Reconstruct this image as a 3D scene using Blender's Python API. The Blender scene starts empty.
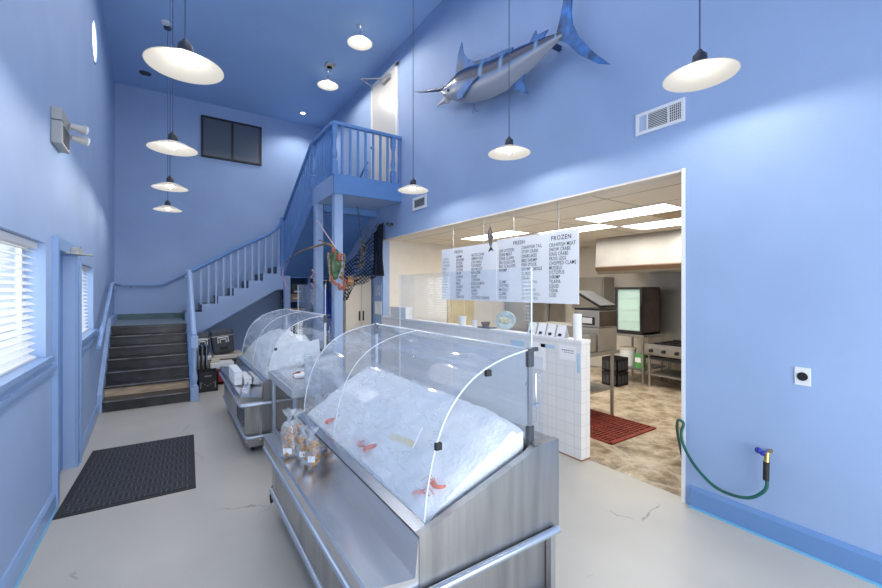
import bpy, bmesh, math, random
from mathutils import Vector, Matrix, noise
random.seed(7)
C = bpy.context.scene.collection
PI = math.pi

# ------------------------------------------------------------------ materials
MATS = {}
def srgb(r, g, b):
    f = lambda v: (v/255/12.92) if v/255 <= .04045 else ((v/255+.055)/1.055)**2.4
    return (f(r), f(g), f(b), 1)
def mat(name, col, rough=.5, metal=0., var=0., scale=6., bump=0., bscale=40., emit=None, estr=0., stretch=None, trans=0., coat=0., alpha=1., sss=0.):
    if name in MATS: return MATS[name]
    m = bpy.data.materials.new(name); m.use_nodes = True
    nt = m.node_tree; b = nt.nodes['Principled BSDF']
    b.inputs['Base Color'].default_value = col
    b.inputs['Roughness'].default_value = rough
    b.inputs['Metallic'].default_value = metal
    if trans: b.inputs['Transmission Weight'].default_value = trans
    if coat: b.inputs['Coat Weight'].default_value = coat
    if alpha < 1: b.inputs['Alpha'].default_value = alpha
    if sss:
        b.inputs['Subsurface Weight'].default_value = sss
        b.inputs['Subsurface Scale'].default_value = .05
    if emit:
        b.inputs['Emission Color'].default_value = emit; b.inputs['Emission Strength'].default_value = estr
    tc = nt.nodes.new('ShaderNodeTexCoord'); mp = nt.nodes.new('ShaderNodeMapping')
    nt.links.new(tc.outputs['Object'], mp.inputs[0])
    if stretch: mp.inputs['Scale'].default_value = stretch
    n = nt.nodes.new('ShaderNodeTexNoise'); n.inputs['Scale'].default_value = scale; n.inputs['Detail'].default_value = 5
    nt.links.new(mp.outputs[0], n.inputs['Vector'])
    if var:
        cr = nt.nodes.new('ShaderNodeValToRGB')
        cr.color_ramp.elements[0].position = .3; cr.color_ramp.elements[1].position = .7
        lo = tuple(c*(1-var) for c in col[:3])+(1,); hi = tuple(min(1, c*(1+var)) for c in col[:3])+(1,)
        cr.color_ramp.elements[0].color = lo; cr.color_ramp.elements[1].color = hi
        nt.links.new(n.outputs['Fac'], cr.inputs[0]); nt.links.new(cr.outputs[0], b.inputs['Base Color'])
    if bump:
        n2 = nt.nodes.new('ShaderNodeTexNoise'); n2.inputs['Scale'].default_value = bscale
        nt.links.new(mp.outputs[0], n2.inputs['Vector'])
        bp = nt.nodes.new('ShaderNodeBump'); bp.inputs['Strength'].default_value = bump; bp.inputs['Distance'].default_value = .02
        nt.links.new(n2.outputs['Fac'], bp.inputs['Height']); nt.links.new(bp.outputs[0], b.inputs['Normal'])
    MATS[name] = m
    return m

WALL = mat('blue wall paint', (.315, .435, .66, 1), .6, var=.05, scale=1.5, bump=.06, bscale=60)
CEILM = mat('blue ceiling paint', (.35, .52, .80, 1), .7, var=.03, scale=1.2)
TRIM = mat('blue gloss trim', (.255, .385, .63, 1), .35, var=.04)
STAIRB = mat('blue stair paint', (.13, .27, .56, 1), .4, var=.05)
BASEB = mat('baseboard blue', (.14, .27, .52, 1), .3)
CYAN = mat('cyan bead', (.16, .48, .72, 1), .3)
FLOORM = mat('grey painted concrete', (.52, .49, .43, 1), .38, var=.06, scale=1.6, bump=.03, bscale=25)
CREAM = mat('kitchen cream wall', (.74, .69, .61, 1), .5, var=.03)
WHITE = mat('white paint', (.82, .82, .82, 1), .35)
BOARD = mat('white marker board', (.80, .83, .88, 1), .2)
PAPER = mat('white paper', (.85, .85, .85, 1), .7)
PALEBLUE = mat('pale blue paper', (.45, .62, .78, 1), .7)
INK = mat('black marker ink', (.02, .02, .03, 1), .6)
BLACK = mat('black plastic', (.012, .012, .014, 1), .5)
DARKN = mat('dark grey plastic', (.05, .055, .065, 1), .5, var=.3, scale=10)
STEEL = mat('brushed stainless steel', (.56, .57, .59, 1), .24, 1., var=.12, scale=3, stretch=(1, 1, 6), bump=.05, bscale=90)
STEEL2 = mat('smooth stainless sheet', (.66, .67, .69, 1), .24, 1., var=.08, scale=2, stretch=(3, .5, 3))
STEELD = mat('dull stainless side', (.42, .415, .41, 1), .36, 1., var=.2, scale=2.5, stretch=(6, 6, .6))
STEELK = mat('kitchen stainless', (.40, .385, .36, 1), .38, .85, var=.1, scale=3)
RAILM = mat('grey tube bumper', (.50, .56, .64, 1), .3, .75)
CHROME = mat('chrome', (.75, .76, .78, 1), .08, 1.)
RUBBER = mat('black rubber', (.02, .02, .02, 1), .7)
TREAD = mat('worn black stair paint', (.020, .020, .024, 1), .28, var=.8, scale=5, bump=.1)
WOOD = mat('bare worn wood', (.52, .39, .26, 1), .6, var=.3, scale=8, stretch=(1, 5, 8))
LINO = mat('green grey landing top', (.08, .15, .17, 1), .5, var=.2)
NETM = mat('dark net fibre', (.012, .018, .03, 1), .8)
ROPE = mat('driftwood rope', (.28, .20, .11, 1), .9, var=.5, scale=30)
RED = mat('crab red', (.33, .09, .045, 1), .4, var=.3, scale=30)
PINKRED = mat('shrimp red', (.75, .17, .10, 1), .4, var=.3, scale=30)
CRABG = mat('crab green shell', (.05, .11, .05, 1), .35, var=.8, scale=18)
MAROON = mat('red cooler', (.32, .02, .04, 1), .4)
BEIGE = mat('beige plastic', (.62, .56, .46, 1), .5, var=.05)
WHITEP = mat('white plastic', (.78, .79, .80, 1), .35)
CARD = mat('cardboard', (.40, .25, .12, 1), .8, var=.15)
CHIPS = mat('fried snack pieces', (.46, .25, .09, 1), .6, var=.6, scale=45)
ICE = mat('crushed ice', (.86, .88, .89, 1), .8, var=.06, scale=14, bump=.35, bscale=60)
BULB = mat('lit bulb glass', (1, 1, 1, 1), .3, emit=(1, .93, .82, 1), estr=430)
BULB2 = mat('lit ceiling bulb', (1, 1, 1, 1), .3, emit=(1, .94, .84, 1), estr=560)
SPOTL = mat('spot lens', (1, 1, 1, 1), .3, emit=(1, .95, .88, 1), estr=8)
SHADE = mat('self lit lamp shade', (.022, .022, .021, 1), .5, emit=(1, .965, .90, 1), estr=.44)  # cream glow stands in for bulb light on a white shade
NECK = mat('black lamp socket', (.03, .035, .05, 1), .4)
CORDM = mat('blue grey cord', (.06, .09, .17, 1), .6)
PANELM = mat('fluorescent diffuser', (1, 1, 1, 1), .4, emit=(1, .97, .90, 1), estr=6)
HOSE = mat('green hose', (.01, .10, .08, 1), .35, var=.2)
BRASS = mat('brass', (.65, .45, .15, 1), .3, 1.)
BLUEV = mat('blue valve', (.02, .03, .30, 1), .4)
BLUECL = mat('royal blue cloth', (.01, .05, .35, 1), .8, var=.3)
FOAMB = mat('white foam carton', (.82, .83, .84, 1), .6)
GREENC = mat('green carton', (.10, .36, .10, 1), .5, var=.4, scale=25)
GREYP = mat('grey putty plastic', (.38, .38, .37, 1), .5)
YEL = mat('warm yellow door', (.62, .50, .24, 1), .5, var=.1)
DARKGLASS = mat('dark screened glass', (.10, .12, .15, 1), .12)
MIRR = mat('framed picture', (.45, .52, .6, 1), .4, var=.5, scale=20)

def clear_mat(name, tint=(.96, .98, 1), haze=.06, streak=.05, gloss_rough=.03, hazecol=(.8, .86, .92, 1)):
    m = bpy.data.materials.new(name); m.use_nodes = True; nt = m.node_tree
    nt.nodes.clear(); N = nt.nodes.new; L = nt.links.new
    out = N('ShaderNodeOutputMaterial'); tr = N('ShaderNodeBsdfTransparent'); tr.inputs[0].default_value = (*tint, 1)
    gl = N('ShaderNodeBsdfGlossy'); gl.inputs['Roughness'].default_value = gloss_rough
    df = N('ShaderNodeBsdfDiffuse'); df.inputs[0].default_value = hazecol
    ge = N('ShaderNodeNewGeometry'); dt = N('ShaderNodeVectorMath'); dt.operation = 'DOT_PRODUCT'
    L(ge.outputs['Normal'], dt.inputs[0]); L(ge.outputs['Incoming'], dt.inputs[1])
    ab = N('ShaderNodeMath'); ab.operation = 'ABSOLUTE'; L(dt.outputs['Value'], ab.inputs[0])
    om = N('ShaderNodeMath'); om.operation = 'SUBTRACT'; om.inputs[0].default_value = 1; L(ab.outputs[0], om.inputs[1])
    pw = N('ShaderNodeMath'); pw.operation = 'POWER'; pw.inputs[1].default_value = 4.5; L(om.outputs[0], pw.inputs[0])
    fr = N('ShaderNodeMath'); fr.operation = 'MULTIPLY_ADD'; fr.inputs[1].default_value = .85; fr.inputs[2].default_value = .05; L(pw.outputs[0], fr.inputs[0])
    tc = N('ShaderNodeTexCoord'); mp = N('ShaderNodeMapping'); mp.inputs['Scale'].default_value = (3, .8, 3)
    n = N('ShaderNodeTexNoise'); n.inputs['Scale'].default_value = 4; n.inputs['Detail'].default_value = 6
    L(tc.outputs['Object'], mp.inputs[0]); L(mp.outputs[0], n.inputs['Vector'])
    mr = N('ShaderNodeMapRange'); mr.inputs[1].default_value = .4; mr.inputs[2].default_value = .75
    mr.inputs[3].default_value = haze; mr.inputs[4].default_value = haze+streak
    L(n.outputs['Fac'], mr.inputs[0])
    m1 = N('ShaderNodeMixShader'); m2 = N('ShaderNodeMixShader')
    L(mr.outputs[0], m1.inputs[0]); L(tr.outputs[0], m1.inputs[1]); L(df.outputs[0], m1.inputs[2])
    L(fr.outputs[0], m2.inputs[0]); L(m1.outputs[0], m2.inputs[1]); L(gl.outputs[0], m2.inputs[2])
    L(m2.outputs[0], out.inputs[0])
    MATS[name] = m
    return m
DOME = clear_mat('clear acrylic dome', haze=.23, streak=.24)
PANE = clear_mat('clear acrylic pane', haze=.035, streak=.03)
WGLASS = clear_mat('window glass', haze=.01, streak=.01)
BAGM = clear_mat('clear cellophane', haze=.16, streak=.2, gloss_rough=.12)
EDGE = mat('polished acrylic edge', (.75, .80, .84, 1), .2)
CUPM = clear_mat('clear cup plastic', haze=.55, streak=.3)

# ------------------------------------------------------------------ mesh builder
class MB:
    def __init__(s): s.bm = bmesh.new()
    def box(s, x0, x1, y0, y1, z0, z1, bev=0, M=None):
        r = bmesh.ops.create_cube(s.bm, size=1)
        vs = r['verts']
        for v in vs:
            v.co = Vector(((x0+x1)/2+v.co.x*(x1-x0), (y0+y1)/2+v.co.y*(y1-y0), (z0+z1)/2+v.co.z*(z1-z0)))
        if bev:
            es = list({e for v in vs for e in v.link_edges})
            rr = bmesh.ops.bevel(s.bm, geom=es, offset=bev, segments=2, affect='EDGES', profile=.6)
            vs = list({v for f in rr['faces'] for v in f.verts} | {v for v in vs if v.is_valid})
        if M: bmesh.ops.transform(s.bm, matrix=M, verts=[v for v in vs if v.is_valid])
        return s
    def cyl(s, a, b, r, r2=None, n=12, cap=True):
        a, b = Vector(a), Vector(b); d = b-a; L = d.length
        if L < 1e-6: return s
        rot = d.to_track_quat('Z', 'Y').to_matrix().to_4x4()
        M = Matrix.Translation((a+b)/2) @ rot
        bmesh.ops.create_cone(s.bm, cap_ends=cap, segments=n, radius1=r, radius2=r if r2 is None else r2, depth=L, matrix=M)
        return s
    def sph(s, c, r, sc=(1, 1, 1), n=12, M=None):
        T = Matrix.Translation(c) @ (M or Matrix.Identity(4)) @ Matrix.Diagonal((*[r*k for k in sc], 1))
        bmesh.ops.create_uvsphere(s.bm, u_segments=n, v_segments=max(6, n*2//3), radius=1, matrix=T)
        return s
    def lathe(s, prof, c=(0, 0, 0), n=24):
        rings = []
        for r, z in prof:
            if r < 1e-5: rings.append([s.bm.verts.new((c[0], c[1], c[2]+z))])
            else: rings.append([s.bm.verts.new((c[0]+r*math.cos(2*PI*i/n), c[1]+r*math.sin(2*PI*i/n), c[2]+z)) for i in range(n)])
        for A, B in zip(rings, rings[1:]):
            if len(A) == 1 and len(B) == 1: continue
            for i in range(n):
                j = (i+1) % n
                f = [A[0], B[i], B[j]] if len(A) == 1 else ([A[i], A[j], B[0]] if len(B) == 1 else [A[i], A[j], B[j], B[i]])
                s.bm.faces.new(f)
        return s
    def tube(s, pts, r, n=8, closed=False):
        pts = [Vector(p) for p in pts]; rad = r if isinstance(r, (list, tuple)) else [r]*len(pts)
        rings = []; up = Vector((0, 0, 1)); prev = None
        for i, p in enumerate(pts):
            t = (pts[min(i+1, len(pts)-1)]-pts[max(i-1, 0)]).normalized()
            if prev is None:
                u = t.cross(up)
                if u.length < .05: u = t.cross(Vector((1, 0, 0)))
                u.normalize()
            else:
                u = (prev-t*prev.dot(t))
                u = u.normalized() if u.length > 1e-6 else t.orthogonal().normalized()
            prev = u; w = t.cross(u)
            rings.append([s.bm.verts.new(p+rad[i]*(u*math.cos(2*PI*k/n)+w*math.sin(2*PI*k/n))) for k in range(n)])
        for A, B in zip(rings, rings[1:]):
            for k in range(n): s.bm.faces.new([A[k], A[(k+1) % n], B[(k+1) % n], B[k]])
        s.bm.faces.new(rings[0][::-1]); s.bm.faces.new(rings[-1])
        return s
    def prism(s, poly, axis, a, b):
        """extrude a 2D polygon along axis between a and b; poly in the two other axes (in xyz order)"""
        def pt(p, t):
            if axis == 'x': return (t, p[0], p[1])
            if axis == 'y': return (p[0], t, p[1])
            return (p[0], p[1], t)
        A = [s.bm.verts.new(pt(p, a)) for p in poly]; B = [s.bm.verts.new(pt(p, b)) for p in poly]
        n = len(poly)
        s.bm.faces.new(A); s.bm.faces.new(B[::-1])
        for i in range(n): s.bm.faces.new([A[i], B[i], B[(i+1) % n], A[(i+1) % n]])
        return s
    def sheet(s, poly, axis, a, b):
        """open strip of a polyline extruded along axis"""
        def pt(p, t):
            if axis == 'x': return (t, p[0], p[1])
            if axis == 'y': return (p[0], t, p[1])
            return (p[0], p[1], t)
        A = [s.bm.verts.new(pt(p, a)) for p in poly]; B = [s.bm.verts.new(pt(p, b)) for p in poly]
        for i in range(len(poly)-1): s.bm.faces.new([A[i], B[i], B[i+1], A[i+1]])
        return s
    def quad(s, *ps):
        s.bm.faces.new([s.bm.verts.new(p) for p in ps]); return s
    def holes(s, outer, holes, axis, a, b):
        """plate with holes, thickness a..b along axis"""
        def pt(p, t):
            if axis == 'x': return (t, p[0], p[1])
            if axis == 'y': return (p[0], t, p[1])
            return (p[0], p[1], t)
        rings = []
        for t in (a, b):
            loops = []; es = []
            for lp in [outer]+holes:
                vs = [s.bm.verts.new(pt(p, t)) for p in lp]; loops.append(vs)
                es += [s.bm.edges.new((vs[i], vs[(i+1) % len(vs)])) for i in range(len(vs))]
            bmesh.ops.triangle_fill(s.bm, edges=es, use_beauty=True, use_dissolve=False)
            rings.append(loops)
        for A, B in zip(*rings):
            n = len(A)
            for i in range(n): s.bm.faces.new([A[i], A[(i+1) % n], B[(i+1) % n], B[i]])
        return s
    def obj(s, name, m, parent=None, smooth=False, loc=None):
        bmesh.ops.recalc_face_normals(s.bm, faces=s.bm.faces)
        me = bpy.data.meshes.new(name); s.bm.to_mesh(me); s.bm.free()
        ms = m if isinstance(m, (list, tuple)) else [m]
        for x in ms: me.materials.append(x)
        if smooth:
            for p in me.polygons: p.use_smooth = True
            try: me.set_sharp_from_angle(angle=math.radians(40))
            except Exception: pass
        o = bpy.data.objects.new(name, me); C.objects.link(o)
        if parent:
            o.parent = parent
            o.location = -Vector(WP(parent)) if loc is None else loc
        elif loc is not None: o.location = loc
        return o
def WP(o):
    p = Vector(o.location)
    while o.parent: o = o.parent; p += Vector(o.location)
    return p
def tag(o, label, cat, group=None, kind=None):
    o['label'] = label; o['category'] = cat
    if group: o['group'] = group
    if kind: o['kind'] = kind
    return o
def thing(name, label, cat, loc=(0, 0, 0), group=None):
    o = bpy.data.objects.new(name, None); C.objects.link(o); o.location = loc; o.empty_display_size = .1
    return tag(o, label, cat, group)
def struct(name, mb, m, smooth=False, label=None):
    o = mb.obj(name, m, smooth=smooth); o['kind'] = 'structure'
    return tag(o, label or name.replace('_', ' '), 'wall' if 'wall' in name else name.split('_')[0], kind='structure')
def dup(root, loc, label, group=None):
    r = root.copy(); C.objects.link(r); r.location = loc; r['label'] = label
    if group: r['group'] = group
    for ch in list(root.children):
        c = ch.copy(); C.objects.link(c); c.parent = r
        for g in list(ch.children):
            d = g.copy(); C.objects.link(d); d.parent = c
    return r
def rect(a0, a1, b0, b1): return [(a0, b0), (a1, b0), (a1, b1), (a0, b1)]

# scuffs and hairline cracks in the floor paint
nt = FLOORM.node_tree; N = nt.nodes.new; L = nt.links.new; b = nt.nodes['Principled BSDF']
src = b.inputs['Base Color'].links[0].from_socket
tc = N('ShaderNodeTexCoord'); n1 = N('ShaderNodeTexNoise'); n1.inputs['Scale'].default_value = 7; n1.inputs['Detail'].default_value = 3
n2 = N('ShaderNodeTexVoronoi'); n2.feature = 'DISTANCE_TO_EDGE'; n2.inputs['Scale'].default_value = 1.3
L(tc.outputs['Object'], n1.inputs['Vector']); wv = N('ShaderNodeMixRGB'); wv.inputs[0].default_value = .12
L(tc.outputs['Object'], wv.inputs[1]); L(n1.outputs['Color'], wv.inputs[2]); L(wv.outputs[0], n2.inputs['Vector'])
ca_ = N('ShaderNodeMapRange'); ca_.inputs[1].default_value = .002; ca_.inputs[2].default_value = .006; ca_.inputs[3].default_value = 1; ca_.inputs[4].default_value = 0
L(n2.outputs['Distance'], ca_.inputs[0])
n3 = N('ShaderNodeTexNoise'); n3.inputs['Scale'].default_value = 1.7; n3.inputs['Detail'].default_value = 2; L(tc.outputs['Object'], n3.inputs['Vector'])
cb_ = N('ShaderNodeMapRange'); cb_.inputs[1].default_value = .56; cb_.inputs[2].default_value = .62; L(n3.outputs['Fac'], cb_.inputs[0])
mu = N('ShaderNodeMath'); mu.operation = 'MULTIPLY'; L(ca_.outputs[0], mu.inputs[0]); L(cb_.outputs[0], mu.inputs[1])
sp_ = N('ShaderNodeMapRange'); sp_.inputs[1].default_value = .74; sp_.inputs[2].default_value = .78; L(n1.outputs['Fac'], sp_.inputs[0])
mxm = N('ShaderNodeMath'); mxm.operation = 'MAXIMUM'; L(mu.outputs[0], mxm.inputs[0]); L(sp_.outputs[0], mxm.inputs[1])
sc2 = N('ShaderNodeMath'); sc2.operation = 'MULTIPLY'; sc2.inputs[1].default_value = .55; L(mxm.outputs[0], sc2.inputs[0])
fm = N('ShaderNodeMixRGB'); L(sc2.outputs[0], fm.inputs[0]); L(src, fm.inputs[1]); fm.inputs[2].default_value = (.12, .11, .10, 1); L(fm.outputs[0], b.inputs['Base Color'])

XL, XR, YB, YF, ZC = -.71, 3.2, 10.2, -1.8, 5.7
KX, KC = 7.4, 2.5

# ------------------------------------------------------------------ room shell
struct('floor', MB().box(XL-.45, XR+.07, YF-.1, YB+.1, -.1, 0), FLOORM, label='grey painted concrete shop floor')
# kitchen stone floor
sm = bpy.data.materials.new('stone look vinyl'); sm.use_nodes = True; nt = sm.node_tree; b = nt.nodes['Principled BSDF']; b.inputs['Roughness'].default_value = .3
N = nt.nodes.new; L = nt.links.new
tc = N('ShaderNodeTexCoord'); vo = N('ShaderNodeTexVoronoi'); vo.feature = 'DISTANCE_TO_EDGE'; vo.inputs['Scale'].default_value = 3.0
nz = N('ShaderNodeTexNoise'); nz.inputs['Scale'].default_value = 2.2; nz.inputs['Detail'].default_value = 8
mx = N('ShaderNodeMixRGB'); mx.inputs[0].default_value = .22
L(tc.outputs['Object'], mx.inputs[1]); L(nz.outputs['Color'], mx.inputs[2]); L(mx.outputs[0], vo.inputs['Vector']); L(tc.outputs['Object'], nz.inputs['Vector'])
nz2 = N('ShaderNodeTexNoise'); nz2.inputs['Scale'].default_value = 3.2; nz2.inputs['Detail'].default_value = 9; nz2.inputs['Roughness'].default_value = .7
L(tc.outputs['Object'], nz2.inputs['Vector'])
cr = N('ShaderNodeValToRGB'); e = cr.color_ramp.elements
e[0].position = .36; e[0].color = (.17, .12, .075, 1); e[1].position = .62; e[1].color = (.66, .57, .44, 1)
k = cr.color_ramp.elements.new(.5); k.color = (.45, .36, .25, 1)
L(nz2.outputs['Fac'], cr.inputs[0])
c2 = N('ShaderNodeValToRGB'); c2.color_ramp.elements[0].position = .01; c2.color_ramp.elements[1].position = .07
c2.color_ramp.elements[0].color = (.35, .35, .35, 1)
L(vo.outputs['Distance'], c2.inputs[0])
m3 = N('ShaderNodeMixRGB'); L(c2.outputs[0], m3.inputs[0]); m3.inputs[1].default_value = (.60, .52, .40, 1); L(cr.outputs[0], m3.inputs[2]); L(m3.outputs[0], b.inputs['Base Color'])
struct('floor_kitchen', MB().box(XR+.07, KX+.1, 1.2, 6.75, -.1, 0.002), sm, label='tan stone patterned kitchen floor')

struct('ceiling', MB().box(XL-.45, XR+.15, YF-.1, YB+.1, ZC, ZC+.1), CEILM, label='high blue ceiling')
# left wall
PHY, PHZ = 6.42, 4.62
PH = [(PHY+.21*math.cos(2*PI*i/28), PHZ+.255*math.sin(2*PI*i/28)) for i in range(28)]
W1 = (2.2, 3.82, 1.13, 1.92); W2 = (5.0, 6.32, 1.12, 1.86)
mb = MB().holes([(YF-.1, 0), (4.11, 0), (4.11, 1.90), (4.83, 1.90), (4.83, 0), (YB+.1, 0), (YB+.1, ZC), (YF-.1, ZC)], [PH, rect(W1[0], W1[1], W1[2], W1[3]), rect(W2[0], W2[1], W2[2], W2[3])], 'x', XL-.15, XL)
struct('wall_left', mb, WALL, label='tall blue wall with the two blind windows')
# right wall with opening
OY0, OY1, OZ = 1.495, 6.63, 2.5
mb = MB().prism([(YF-.1, 0), (OY0, 0), (OY0, OZ), (OY1, OZ), (OY1, 0), (YB+.1, 0), (YB+.1, ZC), (YF-.1, ZC)], 'x', XR, XR+.13)
struct('wall_right', mb, WALL, label='tall blue wall with the kitchen opening')
struct('wall_back', MB().box(XL-.45, XR+.15, YB, YB+.1, 0, ZC), WALL, label='blue back wall behind the stairs')
struct('wall_front', MB().holes(rect(XL-.15, XR+.15, 0, ZC), [rect(-.45, 2.95, .12, 2.72)], 'y', YF-.12, YF), WALL, label='blue storefront wall')
fr = struct('window_3', MB().box(-.45, -.39, YF-.09, YF-.03, .12, 2.72).box(2.89, 2.95, YF-.09, YF-.03, .12, 2.72).box(-.45, 2.95, YF-.09, YF-.03, 2.66, 2.72).box(-.45, 2.95, YF-.09, YF-.03, .12, .18).box(1.22, 1.28, YF-.09, YF-.03, .12, 2.72), STEELD, label='wide storefront window')
MB().box(-.39, 2.89, YF-.065, YF-.055, .18, 2.66).obj('glass', WGLASS, fr)
# opening reveal and jamb trim
struct('trim_1', MB().box(XR-.006, XR+.138, OY0-.022, OY0+.004, 0, OZ+.01), WHITE, label='white corner guard on the opening jamb')
struct('trim_2', MB().box(XR-.004, XR+.134, OY0+.012, OY1, OZ-.012, OZ+.004), CREAM, label='cream opening head')
# kitchen shell
struct('wall_kitchen_back', MB().box(KX, KX+.1, 1.2, 6.85, 0, KC), CREAM, label='cream kitchen wall behind the hood')
struct('wall_kitchen_end', MB().box(XR+.13, KX, 6.65, 6.75, 0, KC), CREAM, label='cream wall at the far kitchen end')
struct('wall_kitchen_near', MB().box(XR+.13, KX, 1.2, 1.3, 0, KC), CREAM, label='cream near kitchen wall')
# kitchen ceiling with grid
cm = bpy.data.materials.new('ceiling tiles'); cm.use_nodes = True; nt = cm.node_tree; b = nt.nodes['Principled BSDF']; b.inputs['Roughness'].default_value = .7
N = nt.nodes.new; L = nt.links.new
tc = N('ShaderNodeTexCoord'); mp = N('ShaderNodeMapping'); br = N('ShaderNodeTexBrick'); br.offset = 0
mp.inputs['Rotation'].default_value = (0, 0, PI/2)
br.inputs['Color1'].default_value = (.86, .80, .71, 1); br.inputs['Color2'].default_value = (.83, .77, .68, 1); br.inputs['Mortar'].default_value = (.36, .31, .25, 1)
br.inputs['Scale'].default_value = 1; br.inputs['Mortar Size'].default_value = .009; br.inputs['Brick Width'].default_value = 1.2; br.inputs['Row Height'].default_value = .6
L(tc.outputs['Object'], mp.inputs[0]); L(mp.outputs[0], br.inputs['Vector']); L(br.outputs['Color'], b.inputs['Base Color'])
struct('ceiling_kitchen', MB().box(XR+.13, KX, 1.3, 6.65, KC, KC+.05), cm, label='cream tiled drop ceiling over the kitchen')
# baseboards
struct('baseboard_right', MB().prism([(XR, 0), (XR-.025, 0), (XR-.025, .13), (XR-.012, .15), (XR, .155)], 'y', YF, OY0-.06), BASEB, label='dark blue baseboard along right wall')
struct('trim_3', MB().box(XR-.036, XR-.024, YF, OY0-.06, 0, .012), CYAN, label='cyan bead under right baseboard')
for i, (a, c) in enumerate(((YF, 3.99), (4.96, 6.75))):
    struct('baseboard_left' if i == 0 else 'baseboard_left_far', MB().prism([(XL, 0), (XL+.022, 0), (XL+.022, .11), (XL+.01, .13), (XL, .135)], 'y', a, c), TRIM, label=('blue baseboard under the near window', 'blue baseboard under the far window')[i])
struct('trim_4', MB().box(XL+.022, XL+.03, YF, 3.99, 0, .01), CYAN, label='cyan bead under left baseboard')
# chair rails
struct('trim_5', MB().box(XL, XL+.028, YF, 3.99, 1.02, 1.05).box(XL, XL+.016, YF, 3.99, .985, 1.02), TRIM, label='blue chair rail below the near window')
struct('trim_6', MB().box(XL, XL+.028, 4.96, 6.5, 1.0, 1.03).box(XL, XL+.016, 4.96, 6.5, .97, 1.0), TRIM, label='blue chair rail below the far window')

# windows with casing, panes and blinds
for i, (a, c, z0, z1) in enumerate((W1, W2)):
    w = struct('window_%d' % (i+1), MB().holes(rect(a-.0, c+.0, z0, z1), [rect(a+.04, c-.04, z0+.04, z1-.04)], 'x', XL-.14, XL-.11), WHITE,
               label=('near left window, white frame', 'far left window, white frame')[i])
    MB().box(XL-.127, XL-.122, a+.04, c-.04, z0+.04, z1-.04).obj('glass', WGLASS, w)
    MB().box(XL-.10, XL+.035, a-.05, c+.06, z0-.03, z0+.004).box(XL, XL+.015, a-.03, c+.04, z0-.08, z0-.03).obj('sill', TRIM, w)
    MB().box(XL-.138, XL-.112, (a+c)/2-.02, (a+c)/2+.02, z0, z1).obj('mullion', WHITE, w)
    bl = thing('window_blind', ('white slatted blind in the window left of the blue door', 'white slatted blind in the window between door and stairs')[i], 'blind', (XL-.06, (a+c)/2, z1), 'white window blinds' if 0 else None)
    MB().box(XL-.10, XL-.035, a+.01, c-.03, z1-.045, z1-.004).obj('headrail', WHITE, bl)
    s = MB(); nsl = 17
    for k in range(nsl):
        z = z0+.03+(z1-z0-.09)*k/(nsl-1)
        M = Matrix.Translation((XL-.065, 0, z)) @ Matrix.Rotation(math.radians(28), 4, 'Y')
        s.box(-.024, .024, a+.015, c-.035, -.0012, .0012, M=M)
    s.obj('slats', WHITE, bl)
    for yy in (a+.25, (a+c)/2, c-.25): MB().cyl((XL-.066, yy, z0+.02), (XL-.066, yy, z1-.02), .0018, n=6).obj('ladder_cord', WHITE, bl)
    MB().cyl((XL-.03, a+.62, z1-.05), (XL-.03, a+.62, z1-.33), .002, n=6).box(XL-.036, XL-.024, a+.60, a+.64, z1-.40, z1-.33, .003).obj('pull_cord', WHITE, bl)
    MB().box(XL-.09, XL-.04, a+.015, c-.035, z0+.005, z0+.02).obj('bottom_rail', WHITE, bl)
# porthole
ph = struct('window_4', MB().lathe([(.20, -.15), (.218, -.15), (.218, .008), (.20, .008), (.20, -.15)]), TRIM, smooth=True, label='high round porthole window')
ph.rotation_euler = (0, PI/2, 0); ph.location = (XL-.057, PHY, PHZ); ph.scale = (1.20, 1, 1)
g = MB().lathe([(0, -.008), (.203, -.008), (.203, -.003), (0, -.003)]).obj('glass', mat('sky glow glass', (.9, .93, .97, 1), .3, emit=(.92, .96, 1, 1), estr=1.4), None); g.parent = ph  # sky brightness put into the pane as its own glow

# left door
d = struct('door_1', MB().box(XL, XL+.022, 3.99, 4.11, 0, 1.99).box(XL, XL+.022, 4.83, 4.95, 0, 1.99).box(XL, XL+.022, 4.11, 4.83, 1.90, 1.99).box(XL+.022, XL+.032, 3.99, 4.01, 0, 2.0).box(XL+.022, XL+.032, 4.93, 4.95, 0, 2.0), TRIM, label='blue door casing between the two windows')
MB().box(XL-.12, XL-.08, 4.11, 4.83, .01, 1.90).obj('door_panel', STAIRB, d)
dc = thing('door_closer', 'grey door closer arm above the blue door in left wall', 'door closer', (XL+.06, 4.6, 1.88))
MB().box(XL+.023, XL+.07, 4.50, 4.74, 1.905, 1.955, .006).obj('closer_body', GREYP, dc)
MB().cyl((XL+.05, 4.6, 1.895), (XL+.17, 4.42, 1.885), .006).cyl((XL+.17, 4.42, 1.885), (XL+.03, 4.25, 1.89), .006).sph((XL+.17, 4.42, 1.885), .010).cyl((XL+.05, 4.6, 1.91), (XL+.05, 4.6, 1.88), .010).obj('closer_arm', GREYP, dc)
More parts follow.
